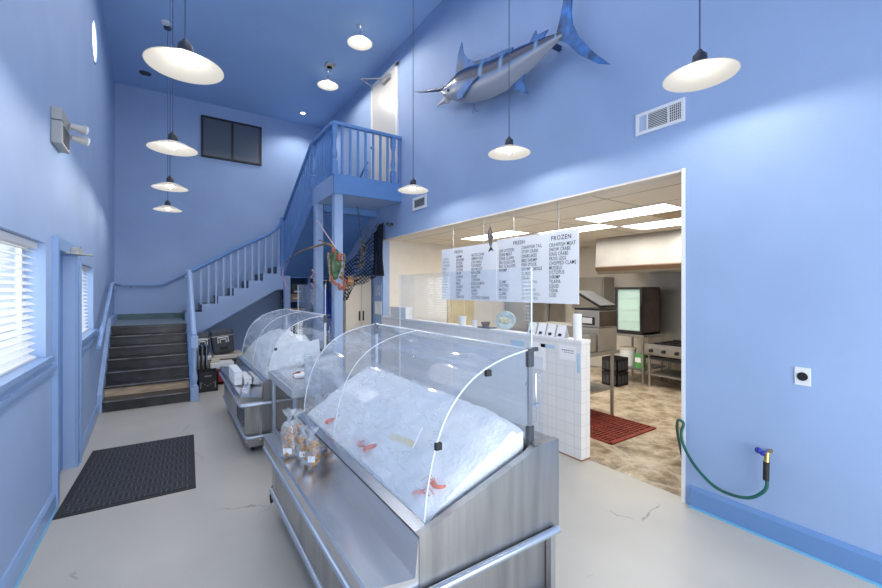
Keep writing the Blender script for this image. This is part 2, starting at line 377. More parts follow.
# upstairs door
d2 = struct('door_2', MB().box(XR-.03, XR, 6.02, 6.09, 3.3, 5.44).box(XR-.03, XR, 7.03, 7.10, 3.3, 5.44).box(XR-.03, XR, 6.02, 7.10, 5.38, 5.46), WHITE, label='white door at top of the stairs')
MB().box(XR-.022, XR-.002, 6.09, 7.03, 3.3, 5.38).obj('door_panel', mat('cream door', (.70, .67, .62, 1), .3), d2)
MB().cyl((XR-.02, 6.95, 4.25), (XR-.06, 6.95, 4.25), .015).sph((XR-.075, 6.95, 4.25), .03).obj('door_handle', CHROME, d2)
MB().box(XR-.03, XR-.02, 6.50, 6.62, 4.92, 4.97).obj('door_plate', STEELD, d2)
dc = thing('door_closer', 'metal closer arm on the white door at top of the stairs', 'door closer', (XR-.05, 6.5, 5.28))
MB().box(XR-.085, XR-.022, 6.25, 6.55, 5.26, 5.33, .006).obj('closer_body', GREYP, dc)
MB().cyl((XR-.06, 6.45, 5.33), (XR-.38, 6.75, 5.36), .01).cyl((XR-.38, 6.75, 5.36), (XR-.04, 6.98, 5.40), .01).obj('closer_arm', GREYP, dc)

# back wall high window
w = struct('window_5', MB().holes(rect(.56, 1.78, 4.50, 5.40), [rect(.60, 1.15, 4.54, 5.36), rect(1.19, 1.74, 4.54, 5.36)], 'y', YB-.05, YB-.001), BLACK, label='dark sliding window high on back wall')
MB().box(.60, 1.15, YB-.03, YB-.022, 4.54, 5.36).obj('left_pane', DARKGLASS, w)
MB().box(1.19, 1.74, YB-.03, YB-.022, 4.54, 5.36).obj('right_pane', DARKGLASS, w)

# ------------------------------------------------------------------ staircases
ZL, Y0S, RUN = 1.0, 6.78, .28     # landing level, first riser, run
RS = ZL/7
st = thing('lower_staircase', 'straight lower flight of worn black steps beside left wall', 'staircase', (-.2, Y0S, 0))
SX0, SX1 = XL+.05, .24
for k in range(7):
    y = Y0S+k*RUN; z = RS*(k+1)
    if k < 6: MB().box(SX0, SX1, y-.025, y+RUN+.01, z-.035, z, .008).obj('tread', TREAD, st)
    if k < 6: MB().box(SX0+.004, SX1-.004, y-.029, y-.008, z-.012, z+.0015, .003).obj('nosing', mat('worn grey nosing', (.16, .16, .165, 1), .35, var=.6, scale=9), st)
    r = MB().box(SX0+.005, SX1-.005, y, y+.02, z-RS+(.0 if k == 0 else .0), z-.035).obj('riser', WOOD if k == 1 else TREAD, st)
    if k == 1: r['label'] = 'bare wood riser'
MB().box(SX0, SX1, Y0S+6*RUN-.03, Y0S+6*RUN+.03, ZL-.05, ZL+.001, .006).obj('tread', TREAD, st)
lo = MB().box(XL+.002, SX1+.0, Y0S+6*RUN+.02, YB-.003, ZL-.09, ZL, .004).obj('landing', mat('landing grey', (.22, .26, .28, 1), .4, var=.2), st)
MB().box(SX0, SX1, YB-.02, YB-.003, ZL, ZL+.11).box(SX1-.02, SX1, 9.3, YB-.003, ZL, ZL+.11).box(XL+.003, XL+.02, Y0S+6*RUN+.1, YB-.003, ZL, ZL+.11).obj('landing_skirting', LINO, st)
def strg(off0, off1):
    return [(Y0S-.03, 0), (Y0S-.03, RS+off1), (Y0S+6*RUN, ZL+off1), (9.25, ZL+off1), (9.25, ZL-.3), (Y0S+6*RUN+.2, ZL-.3), (Y0S+.5, 0)]
MB().prism([(Y0S-.04, 0), (Y0S-.04, RS+.1), (Y0S+6*RUN, ZL+.12), (YB-.003, ZL+.12), (YB-.003, ZL-.3), (Y0S+6*RUN+.2, ZL-.3), (Y0S+.5, 0)], 'x', XL+.002, XL+.05).obj('stringer', WALL, st)
MB().prism([(Y0S-.01, 0), (Y0S-.01, RS-.01), (Y0S+6*RUN-.05, ZL-.01), (9.2, ZL-.01), (9.2, ZL-.3), (Y0S+6*RUN+.2, ZL-.3), (Y0S+.55, 0)], 'x', SX1, SX1+.04).obj('stringer', STAIRB, st)

YS2 = 9.2; RS2 = 1.1/7
st2 = thing('middle_staircase', 'middle flight with black treads climbing along the back wall', 'staircase', (1.0, YS2, 0))
for k in range(7):
    x0 = .24+k*.28; z = ZL+RS2*(k+1)
    MB().box(x0-.005, x0+.27 if k < 6 else x0+.02, YS2+.032, YB-.003, z-.03, z-.002).obj('tread', TREAD, st2)
    MB().box(x0, x0+.02, YS2+.032, YB-.003, z-RS2, z-.03).obj('riser', TREAD, st2)
poly = []
for k in range(7):
    x0 = .24+k*.28; z = ZL+RS2*(k+1)
    poly += [(x0, z-RS2), (x0, z)]
poly += [(2.05, 2.1), (2.05, 1.60), (1.92, 1.60), (.24, .60)]
MB().prism(poly, 'y', YS2, YS2+.03).obj('stringer', WALL, st2)
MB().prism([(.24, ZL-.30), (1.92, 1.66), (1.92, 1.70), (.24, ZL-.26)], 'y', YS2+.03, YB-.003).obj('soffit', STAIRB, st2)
MID = 2.1
md = thing('stair_landing', 'blue upper turn landing in back right corner of the stairs', 'landing', (2.6, 9.7, MID))
MB().box(1.94, XR-.003, YS2+.034, YB-.003, MID-.20, MID-.03).obj('platform', STAIRB, md)
MB().box(1.95, XR-.003, YS2+.034, YB-.003, MID-.03, MID, .003).obj('deck', TREAD, md)
MB().box(2.05, 2.17, YS2-.12, YS2+.0, 0, MID-.2).obj('support_post', WALL, md)
YA, YC = 5.93, 7.05   # balcony front and where the third flight arrives
ZD = 3.3
st3 = thing('upper_staircase', 'upper flight rising toward the balcony with closed blue stringer', 'staircase', (2.6, 8, MID))
R3 = (ZD-MID)/8; RN3 = (YS2-YC)/8
for k in range(8):
    y = YS2-k*RN3; z = MID+R3*(k+1)
    if k < 7: MB().box(2.09, XR-.003, y-RN3-.01, y+.02, z-.03, z).obj('tread', TREAD, st3)
    MB().box(2.09, XR-.003, y-.02, y, z-R3, z-.03).obj('riser', TREAD, st3)
MB().prism([(YS2+.02, MID-.22), (YS2+.02, MID+.10), (YC-.02, ZD+.06), (YC-.02, ZD-.25), (YC+.05, ZD-.25)], 'x', 2.05, 2.09).obj('stringer', STAIRB, st3)
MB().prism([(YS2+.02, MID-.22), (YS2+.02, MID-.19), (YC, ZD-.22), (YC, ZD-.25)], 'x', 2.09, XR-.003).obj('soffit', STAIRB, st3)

bal = thing('balcony', 'blue balcony platform carried on two square posts', 'balcony', (2.6, 6.4, 3.07))
MB().box(2.09, XR-.003, YA+.04, YC, 3.20, 3.30).obj('deck', TREAD, bal)
MB().box(2.09, XR-.003, YA+.04, YC, 3.075, 3.20).obj('underside', WALL, bal)
MB().box(2.05, XR-.003, YA, YA+.04, 3.06, 3.355).obj('front_fascia', STAIRB, bal)
MB().box(2.05, 2.09, YA+.04, YC, 3.06, 3.355).obj('side_fascia', WALL, bal)
MB().box(2.07, 2.20, YA+.03, YA+.16, 0, 3.07, .004).obj('post', WALL, bal)
MB().box(2.05, 2.18, 6.85, 6.98, 0, 3.07, .004).obj('post', WALL, bal)
MB().box(2.2, XR-.003, 6.88, 6.96, 2.95, 3.07).obj('cross_beam', STAIRB, bal)

def newel_mb(x, y, z0, z1, w=.045):
    m = MB(); m.box(x-w, x+w, y-w, y+w, z0, z0+.20, .004)
    h = z1-z0
    prof = [(.0, .20), (.040, .20), (.044, .22), (.03, .235), (.030, .25), (.040, .29), (.042, .33), (.026, .42), (.028, h-.22), (.038, h-.19), (.03, h-.16), (.0, h-.16)]
    m.lathe(prof, (x, y, z0), 14); m.box(x-w*.9, x+w*.9, y-w*.9, y+w*.9, z1-.17, z1, .006)
    return m
def balus(x, y, z0, z1, par, m=None, w=.017):
    MB().box(x-w, x+w, y-w, y+w, z0, z1, .003).obj('baluster', m or STAIRB, par)
def rail_mb(pts, w=.03, h=.045):
    m = MB(); n = 10
    m.tube(pts, .032, n=10); return m
# lower flight railing
rl = thing('stair_railing', 'blue railing and newel on open side of the lower flight', 'railing', (.29, Y0S, 0))
newel_mb(.29, Y0S, 0, .93, .05).obj('newel_post', WALL, rl)
newel_mb(.29, 9.15, ZL-.35, 1.99, .05).obj('newel_post', WALL, rl)
MB().tube([(.29, Y0S, .93), (.29, Y0S+.12, .98), (.29, 8.5, 1.90), (.29, 9.15, 1.95)], .035, 10).obj('handrail', WALL, rl)
for k in range(12):
    y = Y0S+.14+k*.15
    if y < Y0S+6*RUN+.1: balus(.27, y, min(ZL, RS*(1+int((y-Y0S)/RUN)))-.01, .98+(y-Y0S-.12)*(.92/1.6)-.01, rl, WALL, .013)
# middle flight railing
rl = thing('stair_railing', 'blue railing curving up along the middle flight of stairs', 'railing', (1.0, YS2, ZL))
hr = [(.29, YS2-.02, 1.93), (.7, YS2, 2.17), (1.13, YS2, 2.44), (1.46, YS2, 2.62), (1.70, YS2, 2.75), (1.87, YS2, 2.87), (1.97, YS2, 3.0), (2.02, YS2, 3.13)]
MB().tube(hr, .032, 10).obj('handrail', STAIRB, rl)
def rz(x):
    for p, q in zip(hr, hr[1:]):
        if p[0] <= x <= q[0]: return p[2]+(q[2]-p[2])*(x-p[0])/(q[0]-p[0])
    return hr[-1][2]
for k in range(13):
    x = .37+k*.132
    kk = min(6, int((x-.22)/.28)); balus(x, YS2+.01, ZL+RS2*(kk+1)-.01, rz(x), rl, WALL)
MB().box(1.99, 2.07, YS2-.03, YS2+.05, MID-.2, 3.17, .005).obj('newel_post', STAIRB, rl)
# upper flight railing
rl = thing('stair_railing', 'steep blue railing climbing the upper flight to the balcony', 'railing', (2.05, 8.1, MID))
MB().tube([(2.05, YS2-.02, 3.12), (2.05, YC+.05, 4.13)], .032, 10).obj('handrail', STAIRB, rl)
for k in range(15):
    t = (k+.7)/15.4; y = YS2+(YC-YS2)*t
    balus(2.07, y, MID+.05+(ZD-MID)*t, 3.12+1.01*t, rl)
# balcony railing
rl = thing('balcony_railing', 'blue balustrade around the balcony above the posts', 'railing', (2.6, YA, ZD))
MB().box(2.035, XR-.0, YA-.015, YA+.055, 4.10, 4.15, .012).box(2.015, 2.09, YA+.05, YC+.05, 4.10, 4.15, .012).obj('handrail', STAIRB, rl)
for x, y in ((2.07, YA+.03), (2.06, YC-.03), (3.06, YA+.03)): newel_mb(x, y, 3.34, 4.11, .04).obj('newel_post', STAIRB, rl)
for k in range(7): balus(2.185+k*.128, YA+.02, 3.34, 4.11, rl)
balus(3.165, YA+.02, 3.34, 4.11, rl)
for k in range(7): balus(2.07, YA+.16+k*.13, 3.34, 4.11, rl)
# wall handrails
h = thing('wall_handrail', 'blue wall handrail following the lower stairs and the landing', 'handrail', (XL+.07, 6.5, 1.3))
MB().tube([(XL+.08, 5.85, .95), (XL+.08, 7.95, 1.66), (XL+.08, 8.3, 1.70), (XL+.08, YB-.1, 1.69), (XL+.10, YB-.08, 1.69), (-.25, YB-.08, 1.69), (-.12, YB-.08, 1.71), (2.0, YB-.08, 2.95)], .024, 10).obj('rail', TRIM, h)
for p in ((XL, 6.3, 1.09), (XL, 8.6, 1.67)): MB().cyl(p, (p[0]+.08, p[1], p[2]+.01), .01, n=8).obj('bracket', TRIM, h)
for x, z in ((-.45, 1.68), (.55, 2.08)): MB().cyl((x, YB, z-.05), (x, YB-.08, z), .01, n=8).obj('bracket', TRIM, h)
h = thing('wall_handrail', 'short sloped blue handrail on wall behind the balcony balusters', 'handrail', (XR-.07, 7.5, 3.9))
MB().cyl((XR-.07, 7.15, 4.05), (XR-.07, 7.95, 3.55), .022).obj('rail', STAIRB, h)
MB().cyl((XR, 7.3, 3.92), (XR-.07, 7.3, 3.95), .01).obj('bracket', STAIRB, h)

# ------------------------------------------------------------------ pendant lamps
def pendant(x, y, z, label, rad=.188, power=40):
    t = thing('pendant_lamp', label, 'lamp', (x, y, z), 'white disc pendant lamps on long cords')
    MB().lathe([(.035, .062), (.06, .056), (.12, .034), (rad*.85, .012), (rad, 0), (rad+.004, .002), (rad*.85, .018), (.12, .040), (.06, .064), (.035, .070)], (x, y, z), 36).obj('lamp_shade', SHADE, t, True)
    MB().lathe([(0, .155), (.012, .155), (.02, .14), (.036, .125), (.04, .09), (.042, .062), (.0, .062)], (x, y, z), 16).obj('socket', NECK, t, True)
    MB().cyl((x, y, z+.15), (x, y, ZC-.02), .0045, n=6).obj('cord', CORDM, t)
    MB().lathe([(0, -.03), (.05, -.03), (.055, 0), (0, 0)], (x, y, ZC), 16).obj('canopy', NECK, t, True)
    MB().sph((x, y, z+.034), .028, (1, 1, 1.05), 12).obj('bulb', BULB, t, True)
    return t
ZP = 2.84
for (x, y, z, lb) in ((.07, 2.66, ZP, 'nearest pendant lamp at the left, largest white disc'), (.02, 4.28, ZP, 'second pendant lamp of the left row, left of the dark window'),
                   (.0, 5.95, ZP, 'third pendant lamp of the left row, smaller white disc'), (-.03, 7.6, ZP, 'farthest pendant lamp of the left row, lowest in view'),
                   (2.56, 1.10, ZP, 'pendant lamp at the right, near the white wall register'), (2.57, 2.70, ZP, 'pendant lamp hanging below the mounted marlin'),
                   (2.53, 4.38, ZP, 'pendant lamp hanging right of the balcony')):
    pendant(x, y, z, lb, power=21)
def flush(x, y, label):
    t = thing('ceiling_lamp', label, 'lamp', (x, y, ZC), 'short stem ceiling lamps')
    MB().lathe([(0, -.02), (.06, -.02), (.065, 0), (0, 0)], (x, y, ZC), 16).cyl((x, y, ZC), (x, y, ZC-.16), .016).obj('stem', CHROME, t, True)
    z = ZC-.27
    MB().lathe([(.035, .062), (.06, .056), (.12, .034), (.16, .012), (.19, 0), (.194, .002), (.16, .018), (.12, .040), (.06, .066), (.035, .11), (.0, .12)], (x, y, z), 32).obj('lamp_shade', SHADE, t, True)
    MB().sph((x, y, z+.02), .035, n=12).obj('bulb', BULB2, t, True)
flush(2.45, 5.89, 'ceiling lamp on a short stem nearest the marlin')
flush(2.46, 7.45, 'ceiling lamp on a short stem above the upper stairs')
t = thing('recessed_light', 'small recessed spotlight in the ceiling over the back corner', 'light', (2.56, 9.54, ZC))
MB().lathe([(.05, -.004), (.08, -.008), (.085, 0), (.05, 0)], (2.56, 9.54, ZC), 20).obj('ring', WHITE, t, True)
MB().lathe([(0, -.003), (.05, -.003), (.05, 0), (0, 0)], (2.56, 9.54, ZC), 20).obj('lens', SPOTL, t)
l = bpy.data.lights.new('spot', 'SPOT'); l.energy = 55; l.spot_size = 2.4; l.spot_blend = .6; l.shadow_soft_size = .05
o = bpy.data.objects.new('spot_light', l); C.objects.link(o); o.parent = t; o.location = (0, 0, -.02)
tag(MB().lathe([(0, -.03), (.05, -.03), (.065, -.015), (.065, 0), (0, 0)], (-.05, 7.47, ZC), 20).obj('smoke_detector', WHITEP, smooth=True), 'small white round detector on ceiling near the pendant cords', 'detector')
t = thing('sprinkler_head', 'dark round sprinkler fitting on the ceiling left of the cords', 'sprinkler', (-.39, 9.45, ZC))
MB().lathe([(.0, -.012), (.09, -.012), (.10, 0), (0, 0)], (-.39, 9.45, ZC), 20).obj('escutcheon', DARKN, t, True)
MB().cyl((-.39, 9.45, ZC), (-.39, 9.45, ZC-.05), .02).obj('head', CHROME, t)
tag(MB().lathe([(.0, -.03), (.05, -.03), (.07, 0), (0, 0)], (2.42, 7.25, ZC), 16).box(2.34, 2.5, 7.12, 7.3, ZC-.03, ZC, .005).obj('ceiling_box', GREYP), 'small grey box on the ceiling beside the rear ceiling lamp', 'junction box')

# ------------------------------------------------------------------ wall fittings
e = thing('emergency_light', 'grey twin head emergency light high on left wall', 'light', (XL+.03, 4.4, 2.85))
MB().box(XL, XL+.06, 3.95, 4.24, 2.66, 2.825, .008).box(XL, XL+.06, 3.95, 4.24, 2.83, 2.92, .008).obj('housing', GREYP, e)
MB().box(XL+.06, XL+.064, 4.0, 4.19, 2.68, 2.80).obj('grille', DARKN, e)
for k, (yy, zz) in enumerate(((4.16, 2.86), (4.22, 2.79))):
    hd = MB().cyl((XL+.07, yy, zz), (XL+.16, yy+.03, zz-.01), .020, .036, 14).obj('lamp_head', mat('ivory plastic', (.50, .49, .46, 1), .4), e, True)
    MB().cyl((XL+.16, yy+.03, zz-.01), (XL+.170, yy+.034, zz-.011), .032, .030, 14).obj('lens', WHITEP, hd)
# register
vn = thing('wall_register', 'long white air register on the right wall above the opening', 'vent', (XR, 1.66, 2.95))
MB().holes(rect(1.475, 1.855, 2.865, 3.04), [rect(1.50, 1.59, 2.89, 3.015), rect(1.60, 1.755, 2.89, 3.015), rect(1.765, 1.83, 2.89, 3.015)], 'x', XR-.012, XR).obj('frame', WHITEP, vn)
MB().box(XR-.003, XR-.001, 1.49, 1.76, 2.88, 3.02).obj('dark_cavity', DARKN, vn)
MB().box(XR-.005, XR-.003, 1.765, 1.83, 2.89, 3.015).obj('fine_mesh', mat('pale mesh', (.45, .55, .70, 1), .5), vn)
s = MB()
for k in range(9): s.box(XR-.010, XR-.004, 1.60, 1.755, 2.897+k*.0135, 2.901+k*.0135)
for k in range(6): s.box(XR-.010, XR-.004, 1.51+k*.0145, 1.513+k*.0145, 2.89, 3.015)
for k in range(6): s.box(XR-.010, XR-.004, 1.50, 1.59, 2.905+k*.019, 2.908+k*.019)
s.obj('louvers', WHITEP, vn)
vn = thing('wall_vent', 'small white vent beside the balcony on right wall', 'vent', (XR, 5.3, 2.93))
MB().holes(rect(5.13, 5.54, 2.84, 3.04), [rect(5.18, 5.49, 2.88, 3.0)], 'x', XR-.012, XR).obj('frame', WHITEP, vn)
MB().box(XR-.003, XR-.001, 5.17, 5.5, 2.87, 3.01).obj('dark_cavity', DARKN, vn)
s = MB()
for k in range(6): s.box(XR-.010, XR-.004, 5.18, 5.49, 2.89+k*.02, 2.896+k*.02)
s.obj('louvers', GREYP, vn)
ol = thing('wall_outlet', 'white plate with black round outlet on right wall', 'outlet', (XR, .8, 1.07))
MB().box(XR-.007, XR, .762, .838, 1.015, 1.125, .003).obj('plate', WHITEP, ol)
s = MB().lathe([(0, 0), (.026, 0), (.026, .006), (0, .006)], (0, 0, 0), 20)
bmesh.ops.transform(s.bm, matrix=Matrix.Translation((XR-.006, .8, 1.07)) @ Matrix.Rotation(-PI/2, 4, 'Y'), verts=s.bm.verts)
s.obj('socket', BLACK, ol)
cam_ = thing('security_camera', 'small black camera on right wall under the balcony', 'camera', (XR-.05, 5.95, 2.73))
MB().cyl((XR, 6.25, 2.73), (XR-.06, 6.25, 2.73), .02).obj('mount', BLACK, cam_)
MB().cyl((XR-.06, 6.32, 2.74), (XR-.12, 6.14, 2.70), .03).obj('camera_body', BLACK, cam_, True)
for k, (z0, z1, lb) in enumerate(((1.45, 1.72, 'upper small framed picture beside the beige cabinet'), (1.14, 1.38, 'lower small white framed notice beside the beige cabinet'))):
    pf = thing('picture_frame', lb, 'picture', (XR, 6.82, z0))
    MB().holes(rect(6.68, 6.95, z0, z1), [rect(6.72, 6.91, z0+.03, z1-.03)], 'x', XR-.015, XR).obj('frame', (TRIM, WHITEP)[k], pf)
    MB().box(XR-.008, XR-.001, 6.71, 6.92, z0+.02, z1-.02).obj('picture', (MIRR, PAPER)[k], pf)
# hose and tap
tp = thing('wall_faucet', 'brass wall tap with blue handle above the green hose', 'faucet', (XR-.08, .96, .53))
MB().cyl((XR, .955, .565), (XR-.07, .955, .565), .011).cyl((XR-.07, .955, .57), (XR-.085, .955, .51), .014).obj('spout', BRASS, tp)
MB().cyl((XR-.065, .955, .565), (XR-.085, .985, .57), .010).sph((XR-.09, .995, .575), .020, (.7, 1, 1), 10).sph((XR-.085, .975, .56), .015, (.7, 1, 1), 8).obj('valve_handle', BLUEV, tp)
hs = thing('garden_hose', 'dark green hose looping from the wall tap around the jamb', 'hose', (XR-.09, .96, .4))
MB().cyl((XR-.085, .955, .515), (XR-.09, .955, .40), .017).obj('hose_coupling', BLACK, hs)
pts = []
from_pts = [(3.12, .955, .42), (3.12, .955, .355), (3.12, .985, .30), (3.12, 1.05, .245), (3.12, 1.15, .225), (3.12, 1.26, .245), (3.13, 1.38, .335), (3.15, 1.46, .44), (3.16, 1.485, .53), (3.175, 1.475, .60), (XR+.01, 1.44, .64) if 0 else (3.19, 1.52, .61), (3.26, 1.56, .50), (3.35, 1.56, .25), (3.37, 1.53, .03)]
def crom(P, n=6):
    P = [Vector(p) for p in P]; out = []
    for i in range(len(P)-1):
        a, b_, c_, d_ = P[max(i-1, 0)], P[i], P[i+1], P[min(i+2, len(P)-1)]
        for k in range(n):
            t = k/n; out.append(.5*((2*b_)+(c_-a)*t+(2*a-5*b_+4*c_-d_)*t*t+(3*b_-a-3*c_+d_)*t**3))
    out.append(P[-1]); return out
MB().tube(crom(from_pts), .0105, 10).obj('hose', HOSE, hs, True)
t = thing('floor_drain', 'dark round floor drain at the bottom of the view', 'drain', (2.37, .9, 0))
MB().lathe([(.0, .002), (.045, .002), (.06, .004), (.065, 0), (0, 0)], (1.83, .80, 0), 24).obj('drain_cover', DARKN, t)

# ------------------------------------------------------------------ floor mats
mm = bpy.data.materials.new('woven rubber pattern'); mm.use_nodes = True; nt = mm.node_tree; b = nt.nodes['Principled BSDF']; b.inputs['Roughness'].default_value = .75
N = nt.nodes.new; L = nt.links.new
tc = N('ShaderNodeTexCoord'); ck = N('ShaderNodeTexChecker'); ck.inputs['Scale'].default_value = 11.5
w1 = N('ShaderNodeTexWave'); w1.bands_direction = 'X'; w1.inputs['Scale'].default_value = 9
w2 = N('ShaderNodeTexWave'); w2.bands_direction = 'Y'; w2.inputs['Scale'].default_value = 9
for w_ in (w1, w2): L(tc.outputs['Object'], w_.inputs['Vector'])
L(tc.outputs['Object'], ck.inputs['Vector'])
mxx = N('ShaderNodeMixRGB'); L(ck.outputs['Fac'], mxx.inputs[0]); L(w1.outputs['Fac'], mxx.inputs[1]); L(w2.outputs['Fac'], mxx.inputs[2])
cr = N('ShaderNodeValToRGB'); cr.color_ramp.elements[0].position = .72; cr.color_ramp.elements[0].color = (.016, .017, .021, 1); cr.color_ramp.elements[1].position = .95; cr.color_ramp.elements[1].color = (.075, .08, .095, 1)
L(mxx.outputs[0], cr.inputs[0]); L(cr.outputs[0], b.inputs['Base Color'])
bp = N('ShaderNodeBump'); bp.inputs['Strength'].default_value = .4; bp.inputs['Distance'].default_value = .005; L(mxx.outputs[0], bp.inputs['Height']); L(bp.outputs[0], b.inputs['Normal'])
mt = thing('floor_mat', 'dark charcoal rubber mat with basket weave pattern on grey floor', 'mat', (-.23, 4.5, 0))
mt.rotation_euler = (0, 0, math.radians(-1.8))
MB().box(-.39, .39, -.665, .665, .001, .010, .003).obj('weave_surface', mm, mt, loc=(0, 0, 0))
MB().holes(rect(-.425, .425, -.70, .70), [rect(-.39, .39, -.665, .665)], 'z', .001, .007).obj('border', RUBBER, mt, loc=(0, 0, 0))
rm = mat('red rubber', (.25, .035, .02, 1), .6, var=.2)
t = thing('kitchen_mat', 'brick red slotted rubber mat on the kitchen floor', 'mat', (4.2, 2.85, 0))
s = MB()
for k in range(19): s.box(3.78, 4.60, 2.47+k*.0445, 2.49+k*.0445, .002, .018)
for k in range(8): s.box(3.78+k*.117, 3.80+k*.117, 2.47, 3.29, .002, .016)
s.box(3.76, 3.79, 2.45, 3.31, .002, .018).box(4.59, 4.62, 2.45, 3.31, .002, .018).box(3.76, 4.62, 2.44, 2.47, .002, .018).box(3.76, 4.62, 3.29, 3.32, .002, .018)
s.obj('slotted_grid', rm, t)
MB().box(3.78, 4.62, 2.46, 3.30, .001, .006).obj('backing', mat('dark red', (.12, .02, .015, 1), .7), t)

# ------------------------------------------------------------------ display cases
def ice_mesh(y0, y1, hf, seed, amp=.02):
    m = MB(); nx, ny = 26, 60; V = []
    for i in range(nx+1):
        row = []
        for j in range(ny+1):
            x = .815+(1.36-.815)*i/nx; y = y0+(y1-y0)*j/ny
            z = hf(i/nx, j/ny)+amp*noise.noise(Vector((x*7+seed, y*7, 0)))+amp*.45*noise.noise(Vector((x*22+seed, y*22, 5)))+amp*.3*noise.noise(Vector((x*55+seed, y*55, 5)))
            row.append(m.bm.verts.new((x, y, z)))
        V.append(row)
    for i in range(nx):
        for j in range(ny): m.bm.faces.new([V[i][j], V[i+1][j], V[i+1][j+1], V[i][j+1]])
    # skirt down into the pan
    ring = [V[i][0] for i in range(nx+1)]+[V[nx][j] for j in range(1, ny+1)]+[V[i][ny] for i in range(nx-1, -1, -1)]+[V[0][j] for j in range(ny-1, 0, -1)]
    low = [m.bm.verts.new((v.co.x, v.co.y, .60)) for v in ring]; n = len(ring)
    for i in range(n): m.bm.faces.new([ring[i], ring[(i+1) % n], low[(i+1) % n], low[i]])
    return m
ARC = [(.812, .705), (.822, .80), (.842, .90), (.872, 1.0), (.915, 1.09), (.975, 1.165), (1.05, 1.225), (1.14, 1.268), (1.25, 1.30), (1.385, 1.322)]
ARCS = [(p.x, p.z) for p in crom([(a, 0, c) for a, c in ARC], 3)]
def make_case(y0, y1, label, seams, louver):
    t = thing('display_case', label, 'display case', (1.04, (y0+y1)/2, 0), 'refrigerated seafood display cases')
    prof = [(.76, .48), (.76, .69), (.81, .702), (1.33, .862), (1.37, .885), (1.41, .892), (1.53, .892), (1.53, .48)]
    for a, c in ((y0, y0+.035), (y1-.035, y1)): MB().prism(prof, 'y', a, c).obj('end_panel', STEELD, t)
    MB().prism([(.762, .55), (.762, .69), (.81, .70), (.82, .66), (.80, .55)], 'y', y0+.035, y1-.035).obj('front_trim', STEEL2, t)
    MB().box(1.38, 1.528, y0+.035, y1-.035, .48, .888).obj('rear_counter', STEELD, t)
    MB().box(.80, 1.38, y0+.035, y1-.035, .50, .60).obj('ice_pan', STEELD, t)
    MB().prism([(.55, .50), (.55, .565), (.558, .575), (.742, .545), (.757, .688), (.757, .48), (.60, .48)], 'y', y0, y1).obj('front_ledge', STEEL2, t)
    MB().box(.60, 1.49, y0+.03, y1-.03, .12, .50).obj('base_cabinet', STEELD, t)
    MB().box(.63, 1.45, y0+.05, y1-.05, .055, .12).obj('kick_plate', STEELD, t)
    # bumper tubes
    r = .017
    def loop(xa, z): return [(xa, y1-.0, z), (xa, y0+.02, z), (xa+.012, y0-.012, z), (xa+.05, y0-.022, z), (1.50, y0-.022, z)]
    MB().tube(loop(.556, .485), r, 10).obj('upper_bumper', RAILM, t, True)
    MB().tube(loop(.60, .17), r, 10).obj('lower_bumper', RAILM, t, True)
    MB().box(1.47, 1.50, y0-.005, y0+.025, .12, .48).box(.72, .745, y0-.005, y0+.025, .12, .48).obj('end_stile', STEEL2, t)
    if louver:
        s = MB(); s.box(.596, .599, y0+.08, y0+.52, .25, .44)
        s.obj('grille_back', BLACK, t); s = MB()
        for k in range(9): s.prism([(.586, .255+k*.021), (.598, .262+k*.021), (.598, .272+k*.021)], 'y', y0+.08, y0+.52)
        s.obj('louver_grille', STEEL, t)
    for x, y in ((.68, y0+.12), (1.40, y0+.12), (.68, y1-.12), (1.40, y1-.12)):
        c = MB().cyl((x-.015, y, .032), (x+.015, y, .032), .031, n=16).box(x-.022, x+.022, y-.02, y+.02, .045, .058).obj('caster', RUBBER, t)
    # dome
    d = MB().sheet(ARCS, 'y', y0+.05, y1-.05).obj('curved_glass', DOME, t, True)
    for yy in [y0+.05, y1-.05]+seams:
        MB().tube([(a, yy, c) for a, c in ARCS], .0038 if yy not in seams else .003, 6).obj('glass_edge', EDGE, d)
    endp = [(a, c) for a, c in ARCS]+[(1.385, .90), (1.33, .868)]
    for yy in (y0+.052, y1-.052):
        m = MB(); m.bm.faces.new([m.bm.verts.new((a, yy, c)) for a, c in endp]); m.obj('end_glass', PANE, t)
    MB().tube([(1.385, y0+.05, 1.322), (1.385, y1-.05, 1.322)], .006, 6).obj('top_edge', EDGE, t)
    # rear posts, rear sliding panel and sneeze guard
    for yy in (y0+.045, y1-.06):
        p_ = MB().box(1.378, 1.40, yy, yy+.014, .895, 1.33).obj('rear_post', STEELD, t)
        MB().box(1.372, 1.408, yy-.003, yy+.018, 1.24, 1.325, .002).obj('clamp', DARKN, p_); MB().box(1.372, 1.408, yy-.003, yy+.018, .893, .965, .002).obj('clamp', DARKN, p_); MB().box(1.395, 1.44, yy, yy+.014, 1.31, 1.328).obj('clamp', DARKN, p_)
    MB().box(1.395, 1.398, y0+.07, y1-.07, 1.29, 1.31).box(1.395, 1.41, y0+.07, y1-.07, .893, .905).obj('rear_track', EDGE, t)
    MB().box(1.452, 1.455, y0+.03, y0+.75, .90, 1.28).obj('rear_door', PANE, t)
    MB().box(1.440, 1.452, y0+.10, y0+.13, 1.13, 1.15).cyl((1.43, y0+.06, 1.05), (1.452, y0+.06, 1.05), .012).cyl((1.44, y0+.06, .95), (1.44, y0+.06, 1.2), .003, n=6).obj('door_latch', CHROME, t)
    return t
NEAR = make_case(1.27, 3.05, 'large near stainless seafood case with curved clear dome', [2.35], False)
FAR = make_case(4.25, 6.10, 'far stainless seafood case with curved dome, toward the stairs', [5.2], True)
# near latch clips
for (x, z) in ((.874, .985), (1.13, 1.243)):
    MB().box(x-.016, x+.012, 1.305, 1.322, z-.014, z+.014, .002).obj('latch_clip', BLACK, NEAR)
MB().box(.87, .895, 4.283, 4.302, .985, 1.010).obj('latch_clip', BLACK, FAR)
